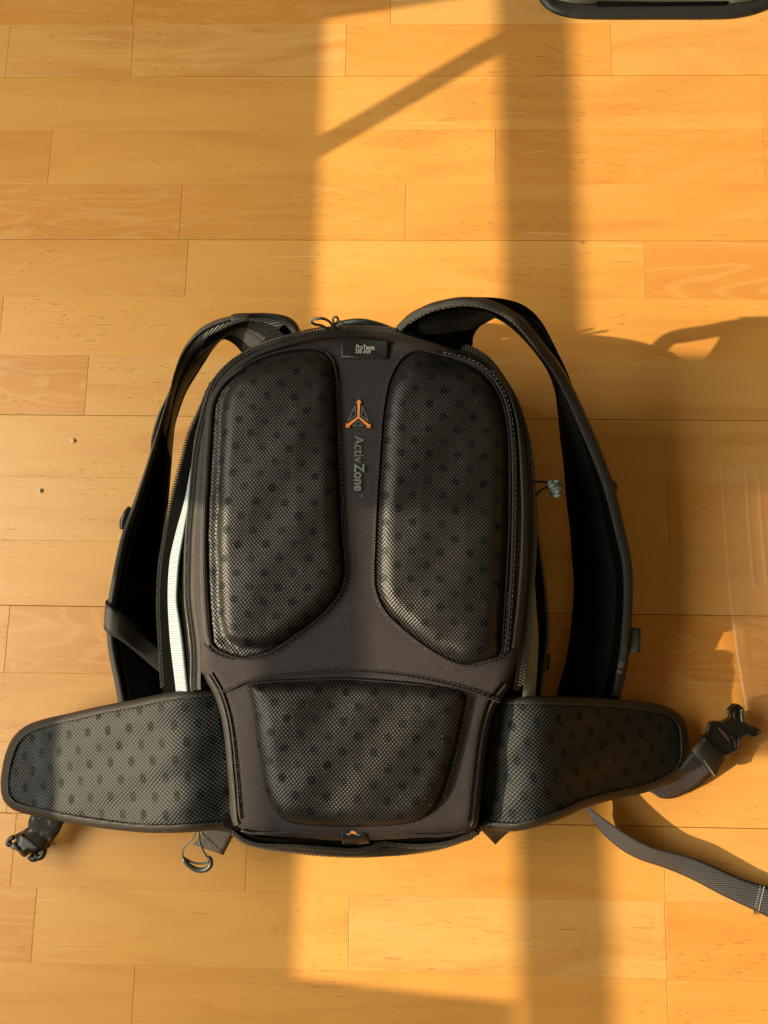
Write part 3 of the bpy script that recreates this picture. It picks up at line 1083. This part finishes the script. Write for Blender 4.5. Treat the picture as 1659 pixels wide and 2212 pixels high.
# grey cover rolled over the outer edge (narrow ridge on the top, wider tape below)
mid = lO + (lI - lO) * .16; mid[:, 2] += .004
e0 = lO.copy(); e0[:, 2] += .001
strip('edge_binding', e0, mid, [(0, -.006), (.0, .0), (.25, .0045), (.6, .0050), (1, .0035), (1.05, -.002)], M_STRAP, SL)
k0, k1 = 22, 62
ridge0 = lO[6:70] + (lI[6:70] - lO[6:70]) * .05
ridge1 = lO[6:70] + (lI[6:70] - lO[6:70]) * .92
rt = np.linspace(0, 1, 64)[:, None]
strip('strap_cover', ridge0, ridge1, [(0, .004), (.2, .010), (.40, .0125), (.46, .0085)], M_STRAPL, SL, label='grey ribbed cover, sunlit tone put into its colour, where the strap turns on its edge')
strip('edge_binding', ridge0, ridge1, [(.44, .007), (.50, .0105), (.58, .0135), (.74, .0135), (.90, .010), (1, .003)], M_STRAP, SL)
ms0, ms1 = lO[118:] + (lI[118:] - lO[118:]) * .22, lO[118:] + (lI[118:] - lO[118:]) * .98
strip('strap_mesh', ms0, ms1, [(0, .0072), (.5, .0078), (1, .0045)], M_MESHS, SL)
ms0, ms1 = lO[2:34] + (lI[2:34] - lO[2:34]) * .30, lO[2:34] + (lI[2:34] - lO[2:34]) * .97
strip('strap_mesh', ms0, ms1, [(0, .0125), (.5, .0135), (1, .007)], M_MESHS, SL)
strip('tab_loop', rail([(498, 681, .140), (505, 678, .141), (533, 676, .141), (538, 678, .140)], n=16), rail([(499, 694, .144), (506, 693, .145), (534, 690, .145), (538, 690, .144)], n=16), ribbon_prof(.004), M_WEBK, SL, ring=True)
strip('adjuster_webbing', rail([(392, 772, .106), (362.8, 849, .094), (341, 895.6, .086), (327, 947.4, .080), (325.5, 972, .080)], n=40), rail([(397, 775, .100), (372, 850, .090), (352, 897, .083), (338, 948, .078), (335, 975, .078)], n=40), ribbon_prof(.003), M_WEBK, SL, ring=True)
tube('strap_buckle', [(282, 1098, .085), (272, 1112, .087), (266, 1128, .086), (266, 1142, .084)], .0034, M_PLAST, SL, per=4)
strip('webbing_loop', rail([(236, 1292, .060), (227, 1300, .076), (231.6, 1306, .094), (254.8, 1317.6, .092), (285, 1340, .078), (312, 1368, .064), (348, 1402, .052)], n=50),
      rail([(232, 1360, .050), (224, 1352, .068), (229, 1364, .084), (240, 1372, .086), (262, 1385, .080), (300, 1415, .062), (348, 1456, .046)], n=50), ribbon_prof(.0025), M_WEBK, SL, ring=True)

sl_ = lO + (lI - lO) * .235
sl_[:, 2] += .0085
dashes('stitching', [sl_[64:]], M_STITCH, SL, r=.0004)
# right strap
RO = [(852, 716, 0.169), (859, 708, 0.171), (877, 683.5, 0.174), (913.5, 661.7, 0.192), (950, 649, 0.198), (1000.8, 642.8, 0.201), (1041, 641.7, 0.200), (1088, 645.3, 0.194), (1124.5, 656, 0.189), (1150, 672.6, 0.185),
      (1171.8, 698, 0.179), (1190, 730.8, 0.166), (1210, 771, 0.150), (1230, 814.5, 0.136), (1248, 869, 0.120), (1277, 931, 0.108), (1302.8, 996.4, 0.096), (1318, 1040, 0.090), (1335.5, 1105.5, 0.082), (1346.4, 1152, 0.076),
      (1356, 1190, 0.073), (1366, 1230, 0.069), (1368, 1276, 0.066), (1364, 1355, 0.059), (1356, 1434.5, 0.055), (1340, 1506, 0.044), (1325, 1560, 0.032)]
RI = [(1000, 760, 0.126), (1019, 752, 0.121), (1022.7, 727, 0.130), (1037, 705, 0.139), (1062, 687, 0.148), (1088, 696, 0.148), (1117, 720, 0.139), (1150, 756, 0.123), (1172, 785, 0.109), (1187, 812, 0.093), (1199, 850, 0.074),
      (1204.6, 894.5, 0.056), (1210, 949, 0.040), (1217, 1003.7, 0.034), (1222.8, 1076, 0.028), (1231.8, 1152, 0.022), (1235, 1200, 0.020), (1239, 1256, 0.018), (1237, 1315, 0.018), (1225, 1414.6, 0.018), (1203, 1498, 0.020), (1190, 1560, 0.022)]
rO, rI = rail(RO, n=170), rail(RI, n=170)
SR = strap(rO, rI, ribbon_prof(.013, 8), M_BLACK, label='right shoulder strap arching high above the floor')
# its rolled edge band: a wide grey roll near the top, riding on the outer third
c_band = rail([(862, 712, 0.170), (880, 694, 0.177), (915, 672, 0.195), (955, 659, 0.200), (1000, 652, 0.203), (1045, 656, 0.203), (1085, 671, 0.199), (1120, 695, 0.195), (1150, 728, 0.181), (1172, 757, 0.169), (1192, 782, 0.158), (1212, 814, 0.146),
              (1236, 860, 0.130), (1256, 905, 0.119), (1278, 955, 0.109), (1298, 1005, 0.101), (1313, 1045, 0.096), (1329, 1105, 0.087), (1340, 1152, 0.081), (1352, 1205, 0.076), (1357, 1260, 0.072), (1354, 1340, 0.067), (1346, 1420, 0.063), (1330, 1506, 0.052)], n=170)
wband = np.interp(np.linspace(0, 1, 170), [0, .12, .3, .5, .8, 1], [9, 11, 12, 13, 11, 10])
bO, bI = c_band.copy(), c_band.copy()
t = np.gradient(c_band[:, :2], axis=0); t /= np.linalg.norm(t, axis=1)[:, None]
nn = np.stack([-t[:, 1], t[:, 0]], 1)
bO[:, :2] -= nn * wband[:, None]; bI[:, :2] += nn * wband[:, None]
strip('edge_binding', bO, bI, ribbon_prof(.011, 8), M_STRAP, SR, ring=True)
sb_ = bO + (bI - bO) * .86
sb_[:, 2] += .0052
dashes('stitching', [sb_[4:120]], M_STITCH, SR, r=.0004)
q0 = rail([(985, 645, 0.190), (1040, 643, 0.189), (1088, 647, 0.186), (1124, 658, 0.181), (1150, 675, 0.176), (1171, 700, 0.170), (1189, 732, 0.159), (1206, 768, 0.150), (1222, 806, 0.144)], n=70)
q1 = rail([(985, 651, 0.188), (1040, 652, 0.187), (1082, 660, 0.184), (1112, 678, 0.180), (1134, 698, 0.176), (1156, 726, 0.166), (1176, 756, 0.155), (1194, 786, 0.149), (1214, 816, 0.143)], n=70)
strip('strap_cover', q0, q1, ribbon_prof(.008, 6), M_BLACK, SR, ring=True)
strip('strap_mesh', rail([(905, 690, 0.180), (950, 678, 0.184), (1000, 668, 0.185), (1045, 672, 0.184), (1075, 684, 0.180)], n=40), rail([(900, 722, 0.160), (945, 722, 0.158), (985, 716, 0.157), (1016, 712, 0.156), (1038, 704, 0.156)], n=40), [(0, 0), (.5, .003), (1, 0)], M_MESHS, SR)
mr0, mr1 = rO[60:] + (rI[60:] - rO[60:]) * .28, rO[60:] + (rI[60:] - rO[60:]) * .97
strip('strap_mesh', mr0, mr1, [(0, .0072), (.5, .0078), (1, .005)], M_MESHS, SR)
tube('strap_buckle', [(1308, 1032, .090), (1318, 1040, .090), (1327, 1052, .086), (1324, 1064, .082)], .0034, M_PLAST, SR, per=4)
slab('webbing_tab', [(1352, 1352), (1384, 1357), (1383, 1407), (1376, 1412), (1350, 1408)], lambda x, y, d: .066 + 0 * d, M_WEBK, SR, sp=8, th=.003, sharp=True)
slab('webbing_tab', [(1176, 1410), (1189, 1412), (1186, 1448), (1176, 1450)], lambda x, y, d: .05 + 0 * d, M_WEBK, pack, sp=8, th=.003, sharp=True)

# ---- hip belt wings
WL = [(480, 1484), (442, 1488), (363.7, 1497), (291, 1511.9), (218, 1526), (145.5, 1542.8), (91, 1555.5), (54.6, 1570), (29, 1593.7), (13, 1628), (3.6, 1673.7), (3, 1708), (11, 1732), (32.7, 1750),
      (91, 1764.6), (163.7, 1779), (236.4, 1790), (309, 1797.4), (382, 1798), (454.6, 1793.7), (520, 1788)]
WR = [(1060, 1500), (1098, 1504), (1153.8, 1504.5), (1228, 1506), (1302.5, 1509), (1376.8, 1515.6), (1432.6, 1525), (1462.3, 1539.8), (1479, 1560), (1485.4, 1586), (1486.5, 1630.8), (1477, 1660.6),
      (1451, 1686.6), (1395.4, 1710.7), (1321, 1727.5), (1265, 1744), (1228, 1761), (1191, 1775.8), (1146.4, 1788.8), (1109, 1795), (1064.6, 1792.5), (1020, 1788)]


def zbelt_l(x, y):
    return np.interp(x, [0, 40, 90, 160, 240, 300, 350, 400, 440, 480, 530], [.050, .058, .070, .084, .098, .108, .116, .120, .116, .108, .104])


def zbelt_r(x, y):
    return np.interp(x, [1020, 1060, 1090, 1130, 1165, 1200, 1250, 1320, 1400, 1480, 1500], [.104, .111, .118, .124, .125, .117, .101, .075, .048, .024, .02])


def smooth_interp(f):
    def g(x, y):
        return sum(f(x + k * 6.0, y) * (8 - abs(k)) for k in range(-7, 8)) / 64.0
    return g


for WO, zf, seam, tip in ((WL, smooth_interp(zbelt_l), (505, 1), 0), (WR, smooth_interp(zbelt_r), (1035, -1), 1)):
    def zb(x, y, d, zf=zf):
        return zf(x, y) - .007 * (1 - np.clip(d / 22, 0, 1)) ** 2.2 + .0012 * np.sin(x / 37.0 + y / 19.0) * np.clip(d / 30, 0, 1) + (.0016 * np.sin((x - y * .1) / 9.0) * np.exp(-((x - 85) / 26.0) ** 2) if zf(1200, 0) < .106 else 0)
    b = slab('hip_belt', WO, zb, M_MESHB, pack, sp=8, th=.014, label=('left' if tip == 0 else 'right') + ' padded hip belt wing with perforated mesh face')
    r = rail(WO, .0, 260)
    inn = offset_px(r, 17 if True else 0)
    # make sure "inn" lies inside
    if not inside(catmull(np.array(WO, float), True, 4), inn[100:101, :2])[0]:
        inn = offset_px(r, -17)
    inn[:, 2] = zf(inn[:, 0], inn[:, 1]) + .0006
    r[:, 2] = zf(r[:, 0], r[:, 1]) - .008
    strip('belt_binding', r, inn, [(-.06, -.008), (-.07, -.003), (-.02, .0022), (.12, .0042), (.35, .0044), (.7, .0030), (.97, .0010), (1, -.001)], M_BIND, b)
    stl = r + (inn - r) * .86
    stl[:, 2] += .0040
    dashes('stitching', [stl], M_STITCH, b, r=.0003)

# ---- bottom: pocket opening, zips, size tag with emblem
po = rail([(500, 1776), (525, 1797), (560, 1808), (610, 1812), (675, 1813), (761, 1815), (847, 1812), (920, 1806), (975, 1800), (1030, 1786)], .126, 110)
pi = rail([(503, 1799), (525, 1815), (560, 1826), (610, 1828), (660, 1830), (720, 1835), (765, 1838), (800, 1832), (830, 1822), (860, 1826), (915, 1828), (975, 1820), (1032, 1798)], [.118, .112, .110, .112, .118], 110)
strip('pocket_opening', po, pi, [(0, .001), (.15, -.006), (.5, -.010), (.85, -.004), (1, .0)], M_BLACK, pack)
fl = rail([(520, 1793), (545, 1797), (600, 1796), (660, 1792), (735, 1795), (800, 1796), (850, 1797), (905, 1801), (960, 1801), (1010, 1792)], [.130, .131, .132, .131, .130], 90)
f2 = rail([(520, 1797), (545, 1803), (600, 1804), (660, 1799), (735, 1801), (800, 1803), (850, 1803), (905, 1808), (960, 1808), (1012, 1797)], [.129, .130, .131, .130, .129], 90)
strip('pocket_hem', fl, f2, ribbon_prof(.003, 6), M_BIND, pack, ring=True)
pz = pi.copy(); pz[:, 2] += .002
strip('pocket_lip', pi, offset_px(pi, -6), ribbon_prof(.004, 6), M_TAPE, pack, ring=True)
zipper('zipper', pz, pack, w=.0028)
ro = rail([(503.4, 1798.6), (524.9, 1818), (555, 1827), (589, 1835), (675, 1847), (761, 1851.5), (847, 1849.5), (900, 1843), (954.7, 1832), (1019, 1808), (1036, 1796)], [.108, .100, .094, .092, .094, .100, .108], 120)
ri = pi[:, :].copy()
ri = resample(ri, 120)
strip('zip_tape', ri, ro, [(0, -.001), (.3, .0), (.55, .0025), (.8, .0030), (1, -.002)], M_TAPE, pack)
zr = ri + (ro - ri) * .52; zr[:, 2] += .0036
zipper('zipper', zr, pack, w=.0030)
zr = ri + (ro - ri) * .86; zr[:, 2] += .0032
zipper('zipper', zr, pack, w=.0022)
tag = slab('emblem_tag', [(735.5, 1787), (761, 1787), (787, 1787), (791, 1805), (798, 1822), (770, 1824), (739.8, 1824), (737, 1806)], lambda x, y, d: .1352 - .010 * np.clip((y - 1802) / 20, 0, 1) ** 2, M_LABEL, pack, sp=5, th=.0008, sharp=True)


def tagp(name, polys, mat, dz=.0004):
    vs, fs = [], []
    for p in polys:
        i = len(vs)
        vs += [P(x, y, .1353 - .010 * max(0, (y - 1802) / 20) ** 2 + dz) for x, y in p]
        fs.append(tuple(range(i, i + len(p))))
    return mk(name, vs, fs, mat, tag, smooth=False)


T = lambda x, y: (438.9 + .4298 * x, 1398.9 + .4298 * y)
tagp('emblem_print', [[T(738, 926), T(748, 920), T(762, 924), T(768, 930), T(757, 936), T(742, 934)], [T(733, 932), T(744, 934), T(735, 940)], [T(757, 934), T(770, 932), T(764, 940)]], M_OR)
for cx, rx in ((729, 10), (775, 11)):
    for k in range(10):
        a0, a1 = 2 * math.pi * k / 10, 2 * math.pi * (k + .8) / 10
        pts = [T(cx + rx * math.cos(a0), 939 + 6 * math.sin(a0)), T(cx + rx * math.cos(a1), 939 + 6 * math.sin(a1)), T(cx + rx * .72 * math.cos(a1), 939 + 4 * math.sin(a1)), T(cx + rx * .72 * math.cos(a0), 939 + 4 * math.sin(a0))]
        if k in (0, 1, 2, 4, 5, 6, 7):
            tagp('emblem_print', [pts], M_WHT, .0005)

# ---- small webbing tabs, zip pull and cords
G = lambda x, y: (356.6 + .1323 * x, 1755.5 + .1323 * y)
strip('webbing_tab', rail([G(650, 200) + (.085,), G(600, 330) + (.075,), G(520, 440) + (.060,), G(450, 520) + (.050,)], n=20), rail([G(1180, 300) + (.085,), G(1100, 410) + (.078,), G(1020, 560) + (.064,), G(950, 692) + (.052,)], n=20), ribbon_prof(.003), M_WEB, pack, ring=True)
Cc = lambda x, y: (1042.3 + .3717 * x, 1426.4 + .3717 * y)
strip('webbing_tab', rail([Cc(-30, 960) + (.085,), Cc(5, 1000) + (.072,), Cc(75, 1072) + (.055,)], n=16), rail([Cc(190, 965) + (.080,), Cc(157, 995) + (.070,), Cc(110, 1036) + (.056,)], n=16), ribbon_prof(.003), M_WEBK, pack, ring=True)
zpull = tube('zip_pull_cord', [G(500, 200) + (.075,), G(490, 330) + (.075,), G(440, 430) + (.070,), G(340, 530) + (.066,), G(283, 620) + (.064,), G(290, 730) + (.062,)], .0010, M_CORDG, pack, per=6)
tube('zip_pull_cord', [G(560, 200) + (.078,), G(550, 330) + (.078,), G(565, 480) + (.073,), G(620, 620) + (.068,), G(690, 730) + (.064,)], .0010, M_CORDG, zpull, per=6)
tube('zip_pull_grip', [G(298, 730) + (.062,), G(330, 800) + (.062,), G(400, 868) + (.061,), G(500, 925) + (.060,), G(600, 940) + (.060,), G(690, 915) + (.061,), G(745, 850) + (.062,), G(745, 775) + (.063,), G(705, 715) + (.064,)],
     lambda t: .0014 + .0011 * math.sin(math.pi * min(1, max(0, t))) ** .6, M_RUB, zpull, per=6)
tube('zip_pull_cord', [G(320, 740) + (.062,), G(420, 800) + (.061,), G(530, 830) + (.061,), G(690, 815) + (.062,), G(715, 760) + (.063,)], .0010, M_RUB, zpull, per=6)

# knotted cord on the right side
kc = tube('knotted_cord', [(1146, 1044, .098), (1158, 1041.5, .104), (1172, 1040.5, .108), (1188, 1045, .110), (1198, 1050, .110)], .0013, M_CORDG, pack, per=6)
tube('cord_end', [(1148, 1086, .094), (1155, 1077, .100), (1163, 1064, .106), (1173, 1056, .109), (1186, 1052.5, .110), (1196, 1054, .110)], .0013, M_CORDG, kc, per=6)
for ph, (cx, cy, rx, ry, zc_) in enumerate(((1195, 1049, 8, 7, .110), (1200, 1055, 9, 6, .112), (1201, 1063, 7.5, 7, .110), (1204, 1052, 7, 10, .109))):
    tube('knot_turn', [(cx + 1.2 * rx * math.cos(a + ph), cy + 1.2 * ry * math.sin(a + ph), zc_ + .004 * math.sin(2 * a + ph * 1.7)) for a in [i * 2 * math.pi / 8 for i in range(8)]], .0021, M_KNOT, kc, closed=True, per=4)

# long webbing strap at lower right
LS0 = rail([(1240, 1722, .034), (1267, 1742, .032), (1302.5, 1766.5, .029), (1339.7, 1792.5, .027), (1376.8, 1814.8, .025), (1414, 1831.5, .023), (1451, 1840.8, .021), (1488, 1850, .019), (1544, 1872, .016), (1600, 1896.6, .014), (1659, 1916, .012), (1730, 1944, .012), (1800, 1976, .012)], n=120)
LS1 = rail([(1250, 1736, .020), (1271, 1757, .016), (1284, 1779.5, .012), (1310, 1809, .008), (1347, 1839, .005), (1384, 1857.6, .004), (1432.6, 1874, .004), (1488, 1896.6, .003), (1562.7, 1935.6, .003), (1626, 1965, .003), (1659, 1981, .003), (1730, 2012, .003), (1800, 2044, .003)], n=120)
LW = strip('belt_webbing', LS0, LS1, ribbon_prof(.0022, 6), M_WEB, pack, ring=True, label='loose webbing end trailing off to the right edge')
# folded stitched end
a0_, a1_ = LS0 + (LS1 - LS0) * .04, LS0 + (LS1 - LS0) * .97
i0 = int(np.argmin(abs(LS0[:, 0] - 1640)))
A_, B_ = LS0[i0:i0 + 12].copy(), LS1[i0 - 2:i0 + 10].copy()
A_[:, 2] += .0022; B_[:, 2] += .0022
strip('folded_end', A_, B_, ribbon_prof(.0022, 6), M_WEB, LW, ring=True)
dashes('stitching', [A_[2:3] * (1 - s) + B_[2:3] * s + np.array([[0, 0, .0016]]) for s in []] or [np.array([A_[2] * (1 - s) + B_[2] * s + np.array([0, 0, .0014]) for s in np.linspace(.03, .97, 30)])], M_STITCHL, LW, dash=.002, gap=.0007, r=.0005)
for k in range(4):
    b_ = B_[1]
    tube('frayed_thread', [(b_[0] - 4, b_[1] - 2, .006), (b_[0] - 5 + k * 2.2, b_[1] + 4, .004), (b_[0] - 7 + k * 3.4, b_[1] + 9 - (k % 2) * 2, .002)], .00025, M_WEBK, LW, seg=4, per=3)

# right short webbing with the plug half of the buckle
E = lambda x, y: (1398.9 + .1567 * x, 1481.2 + .1567 * y)
w0 = rail([E(-150, 1400) + (.020,), E(60, 1478) + (.016,), E(170, 1545) + (.010,), E(280, 1560) + (.007,), E(420, 1535) + (.006,), E(560, 1470) + (.007,), E(700, 1390) + (.010,), E(815, 1290) + (.014,), E(935, 1180) + (.018,), E(1010, 1080) + (.022,)], n=60)
w1 = rail([E(-150, 1150) + (.030,), E(60, 1250) + (.030,), E(170, 1240) + (.030,), E(280, 1220) + (.030,), E(400, 1160) + (.030,), E(480, 1090) + (.030,), E(540, 1010) + (.030,), E(600, 930) + (.030,), E(660, 860) + (.028,), E(720, 780) + (.026,)], n=60)
WBR = strip('belt_webbing', w0, w1, ribbon_prof(.0022, 6), M_WEB, pack, ring=True)
fb0 = rail([E(880, 1235) + (.020,), E(940, 1235) + (.024,), E(1000, 1120) + (.026,), E(1075, 1010) + (.026,)], n=24)
fb1 = rail([E(605, 890) + (.032,), E(640, 840) + (.034,), E(700, 770) + (.034,), E(750, 705) + (.032,)], n=24)
strip('folded_end', fb0, fb1, ribbon_prof(.0045, 6), M_WEBK, WBR, ring=True)
dashes('stitching', [[E(780, 1030) + (.0315,), E(850, 1130) + (.029,), E(930, 1250) + (.0265,)]], M_STITCHL, WBR, dash=.0024, gap=.0004, r=.0006)
buck = [E(*p) for p in ((1110, 960), (1180, 925), (1250, 880), (1265, 820), (1300, 740), (1360, 685), (1400, 690), (1470, 715), (1520, 690), (1565, 650), (1560, 620), (1500, 575), (1400, 542), (1335, 490), (1322, 400), (1325, 320),
                                (1290, 280), (1240, 250), (1185, 285), (1137, 345), (1160, 430), (1105, 475), (1050, 497), (985, 490), (920, 492), (880, 530), (862, 600), (830, 680), (760, 730), (900, 860), (1010, 950))]
SB = slab('buckle_plug', buck, lambda x, y, d: .026 + .0032 * np.clip(d / 1.6, 0, 1) - .0016 * np.clip((d - 4.2) / 1.2, 0, 1), M_PLAST, WBR, sp=2.2, th=.009)
slab('buckle_slot', [E(*p) for p in ((975, 575), (1010, 590), (1090, 660), (1150, 740), (1150, 790), (1060, 700), (985, 600))], lambda x, y, d: .0302 + 0 * d, plain('slot_brown', (.05, .022, .012), .6), WBR, sp=6, th=.001)
tube('buckle_ridge', [E(1150, 690) + (.030,), E(1195, 760) + (.030,), E(1212, 860) + (.029,)], .0007, M_RUB, WBR, per=4)
tube('buckle_ridge', [E(1200, 350) + (.0295,), E(1190, 400) + (.0300,), E(1205, 460) + (.0300,)], .0007, M_RUB, WBR, per=4)
tube('buckle_bar', [E(770, 720) + (.0315,), E(900, 850) + (.031,), E(1060, 960) + (.029,)], .0018, M_PLAST, WBR, per=4)
tube('frayed_thread', [E(550, 900) + (.03,), E(585, 910) + (.031,), E(625, 925) + (.032,)], .0003, M_WEBK, WBR, seg=4, per=3)

# left webbing stub with the socket half of the buckle
F = lambda x, y: (.1157 * x, 1728.1 + .1157 * y)
lb0 = rail([F(560, 150) + (.040,), F(575, 285) + (.038,), F(535, 370) + (.037,), F(525, 510) + (.034,)], n=24)
lb1 = rail([F(1300, 300) + (.036,), F(1190, 430) + (.034,), F(1110, 600) + (.031,), F(960, 790) + (.028,)], n=24)
WBL = strip('belt_webbing', lb0, lb1, ribbon_prof(.007, 8), M_FOAM, pack, ring=True)
lc0 = rail([F(530, 505) + (.033,), F(470, 545) + (.032,), F(420, 610) + (.030,)], n=14)
lc1 = rail([F(920, 775) + (.029,), F(880, 850) + (.028,), F(845, 985) + (.026,)], n=14)
strip('folded_end', lc0, lc1, ribbon_prof(.008, 8), M_BUCK, WBL, ring=True)
slab('buckle_socket', [F(*p) for p in ((420, 610), (340, 618), (275, 655), (290, 760), (250, 800), (200, 890), (330, 962), (390, 1030), (450, 1070), (505, 1045), (540, 1005), (620, 1030), (800, 960), (840, 900), (700, 760), (560, 650))],
     lambda x, y, d: .022 + .006 * np.sqrt(np.clip(d / 10, 0, 1)), M_BUCK, WBL, sp=5, th=.012)
for pts, rr in (([(260, 690), (190, 730), (150, 800), (175, 835), (215, 800)], .0024), ([(560, 1035), (600, 1090), (670, 1085), (700, 1020)], .0032), ([(700, 1075), (770, 1060), (815, 990), (820, 930)], .0030), ([(400, 640), (440, 700), (470, 780)], .0018), ([(330, 700), (360, 740), (350, 850)], .0016)):
    tube('buckle_lug', [F(*p) + (.026,) for p in pts], rr, M_BUCK, WBL, per=5)
slab('buckle_tip', [F(*p) for p in ((190, 890), (215, 840), (245, 805), (290, 840), (330, 880), (342, 945), (290, 930), (230, 915))], lambda x, y, d: .029 + .002 * np.clip(d / 4, 0, 1), M_BUCKG, WBL, sp=4, th=.004)

# ================================================================== other things
tray = empty('floor_tray', 'dark grey plastic base with rounded corners at the top right edge', 'base', tuple(P(1420, -60, 0)))
to = [(1120, -340), (1128, -120), (1148, -40), (1168, 0), (1185, 17), (1210, 29), (1240, 35.5), (1280, 37.8), (1420, 38), (1560, 37.5), (1600, 34), (1640, 23), (1680, 3), (1710, -40), (1725, -120), (1730, -340)]
slab('rim', to, lambda x, y, d: .0035 + .0025 * np.sqrt(np.clip(d / 8, 0, 1)), M_TRAY, tray, sp=14, th=.0055)
slab('recess', [(1290, 14), (1420, 13), (1520, 12), (1568, 11), (1576, 3), (1580, -10), (1575, -200), (1290, -200)], lambda x, y, d: .0066 + 0 * d, M_BLACK, tray, sp=20, th=.0004, sharp=True)
slab('inset_plate', [(1205, -1), (1240, 6), (1288, 9), (1291, 2), (1420, 3), (1574, 1), (1578, 6), (1620, 2), (1660, -8), (1670, -200), (1205, -200)], lambda x, y, d: .0078 + .0012 * np.clip(d / 5, 0, 1), M_TRAYG, tray, sp=14, th=.0014, sharp=True)


def crumb(px, py, r, seed, lab_):
    rr = random.Random(seed)
    vs, fs = [], []
    c = P(px, py, 0)
    nn_, mm_ = 7, 5
    for j in range(mm_ + 1):
        for i in range(nn_):
            th_, ph_ = math.pi * j / mm_, 2 * math.pi * i / nn_
            q = r * rr.uniform(.75, 1.15)
            vs.append((q * math.sin(th_) * math.cos(ph_), 1.25 * q * math.sin(th_) * math.sin(ph_), r * .8 + .85 * q * math.cos(th_)))
    for j in range(mm_):
        for i in range(nn_):
            fs.append((j * nn_ + i, (j + 1) * nn_ + i, (j + 1) * nn_ + (i + 1) % nn_, j * nn_ + (i + 1) % nn_))
    o = mk('crumb', vs, fs, M_CRUMB, None, smooth=True)
    o.location = c
    o['label'] = lab_; o['category'] = 'crumb'; o['group'] = 'small crumbs of grit on the floor'


crumb(159, 952, .0021, 3, 'small grey crumb of grit on the floor left of the pack, the upper one')
crumb(87.5, 1060, .0022, 5, 'small angular crumb of grit near the left edge of the floor, the lower one')


# added pale layer and rim lines imitating a patch of light, right edge
N = NT('light_patch_fill')
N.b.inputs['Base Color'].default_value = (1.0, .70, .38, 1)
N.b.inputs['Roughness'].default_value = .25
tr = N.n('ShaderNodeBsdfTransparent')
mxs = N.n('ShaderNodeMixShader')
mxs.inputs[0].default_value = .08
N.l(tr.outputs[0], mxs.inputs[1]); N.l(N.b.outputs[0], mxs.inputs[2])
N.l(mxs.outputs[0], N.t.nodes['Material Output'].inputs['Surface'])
M_PATCH = N.m
N = NT('light_patch_rim')
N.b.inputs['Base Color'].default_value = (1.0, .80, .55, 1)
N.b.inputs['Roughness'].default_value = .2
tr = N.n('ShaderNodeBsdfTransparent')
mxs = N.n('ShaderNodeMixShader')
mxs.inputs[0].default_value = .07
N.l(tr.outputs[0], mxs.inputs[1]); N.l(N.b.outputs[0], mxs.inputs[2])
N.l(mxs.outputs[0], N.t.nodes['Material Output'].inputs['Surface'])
M_PATCHRIM = N.m
patch = empty('light_patch', 'patch of light on the floor beside the right shoulder strap, built as a pale layer', 'light patch', tuple(P(1620, 1300, 0)))
slab('patch_fill', [(1558, 1000), (1563, 1100), (1573, 1240), (1590, 1400), (1608, 1510), (1624, 1600), (1628, 1632), (1700, 1640), (1760, 1600), (1740, 1000), (1640, 994)], lambda x, y, d: .0014 + 0 * d, M_PATCH, patch, sp=30, th=.0006, sharp=True)
tube('patch_edge', [(1558, 1002, .0018), (1563, 1100, .0018), (1573, 1240, .0018), (1590, 1400, .0018), (1608, 1510, .0018), (1624, 1600, .0018)], .0013, M_PATCHRIM, patch, seg=6, per=6)
tube('patch_line', [(1610, 1010, .002), (1616, 1120, .002), (1622, 1200, .002), (1628, 1262, .002), (1636, 1268, .002), (1680, 1276, .002)], .0016, M_PATCHRIM, patch, seg=6, per=6)
tube('patch_line', [(1636, 1012, .002), (1643, 1120, .002), (1649, 1200, .002), (1656, 1262, .002)], .0016, M_PATCHRIM, patch, seg=6, per=6)
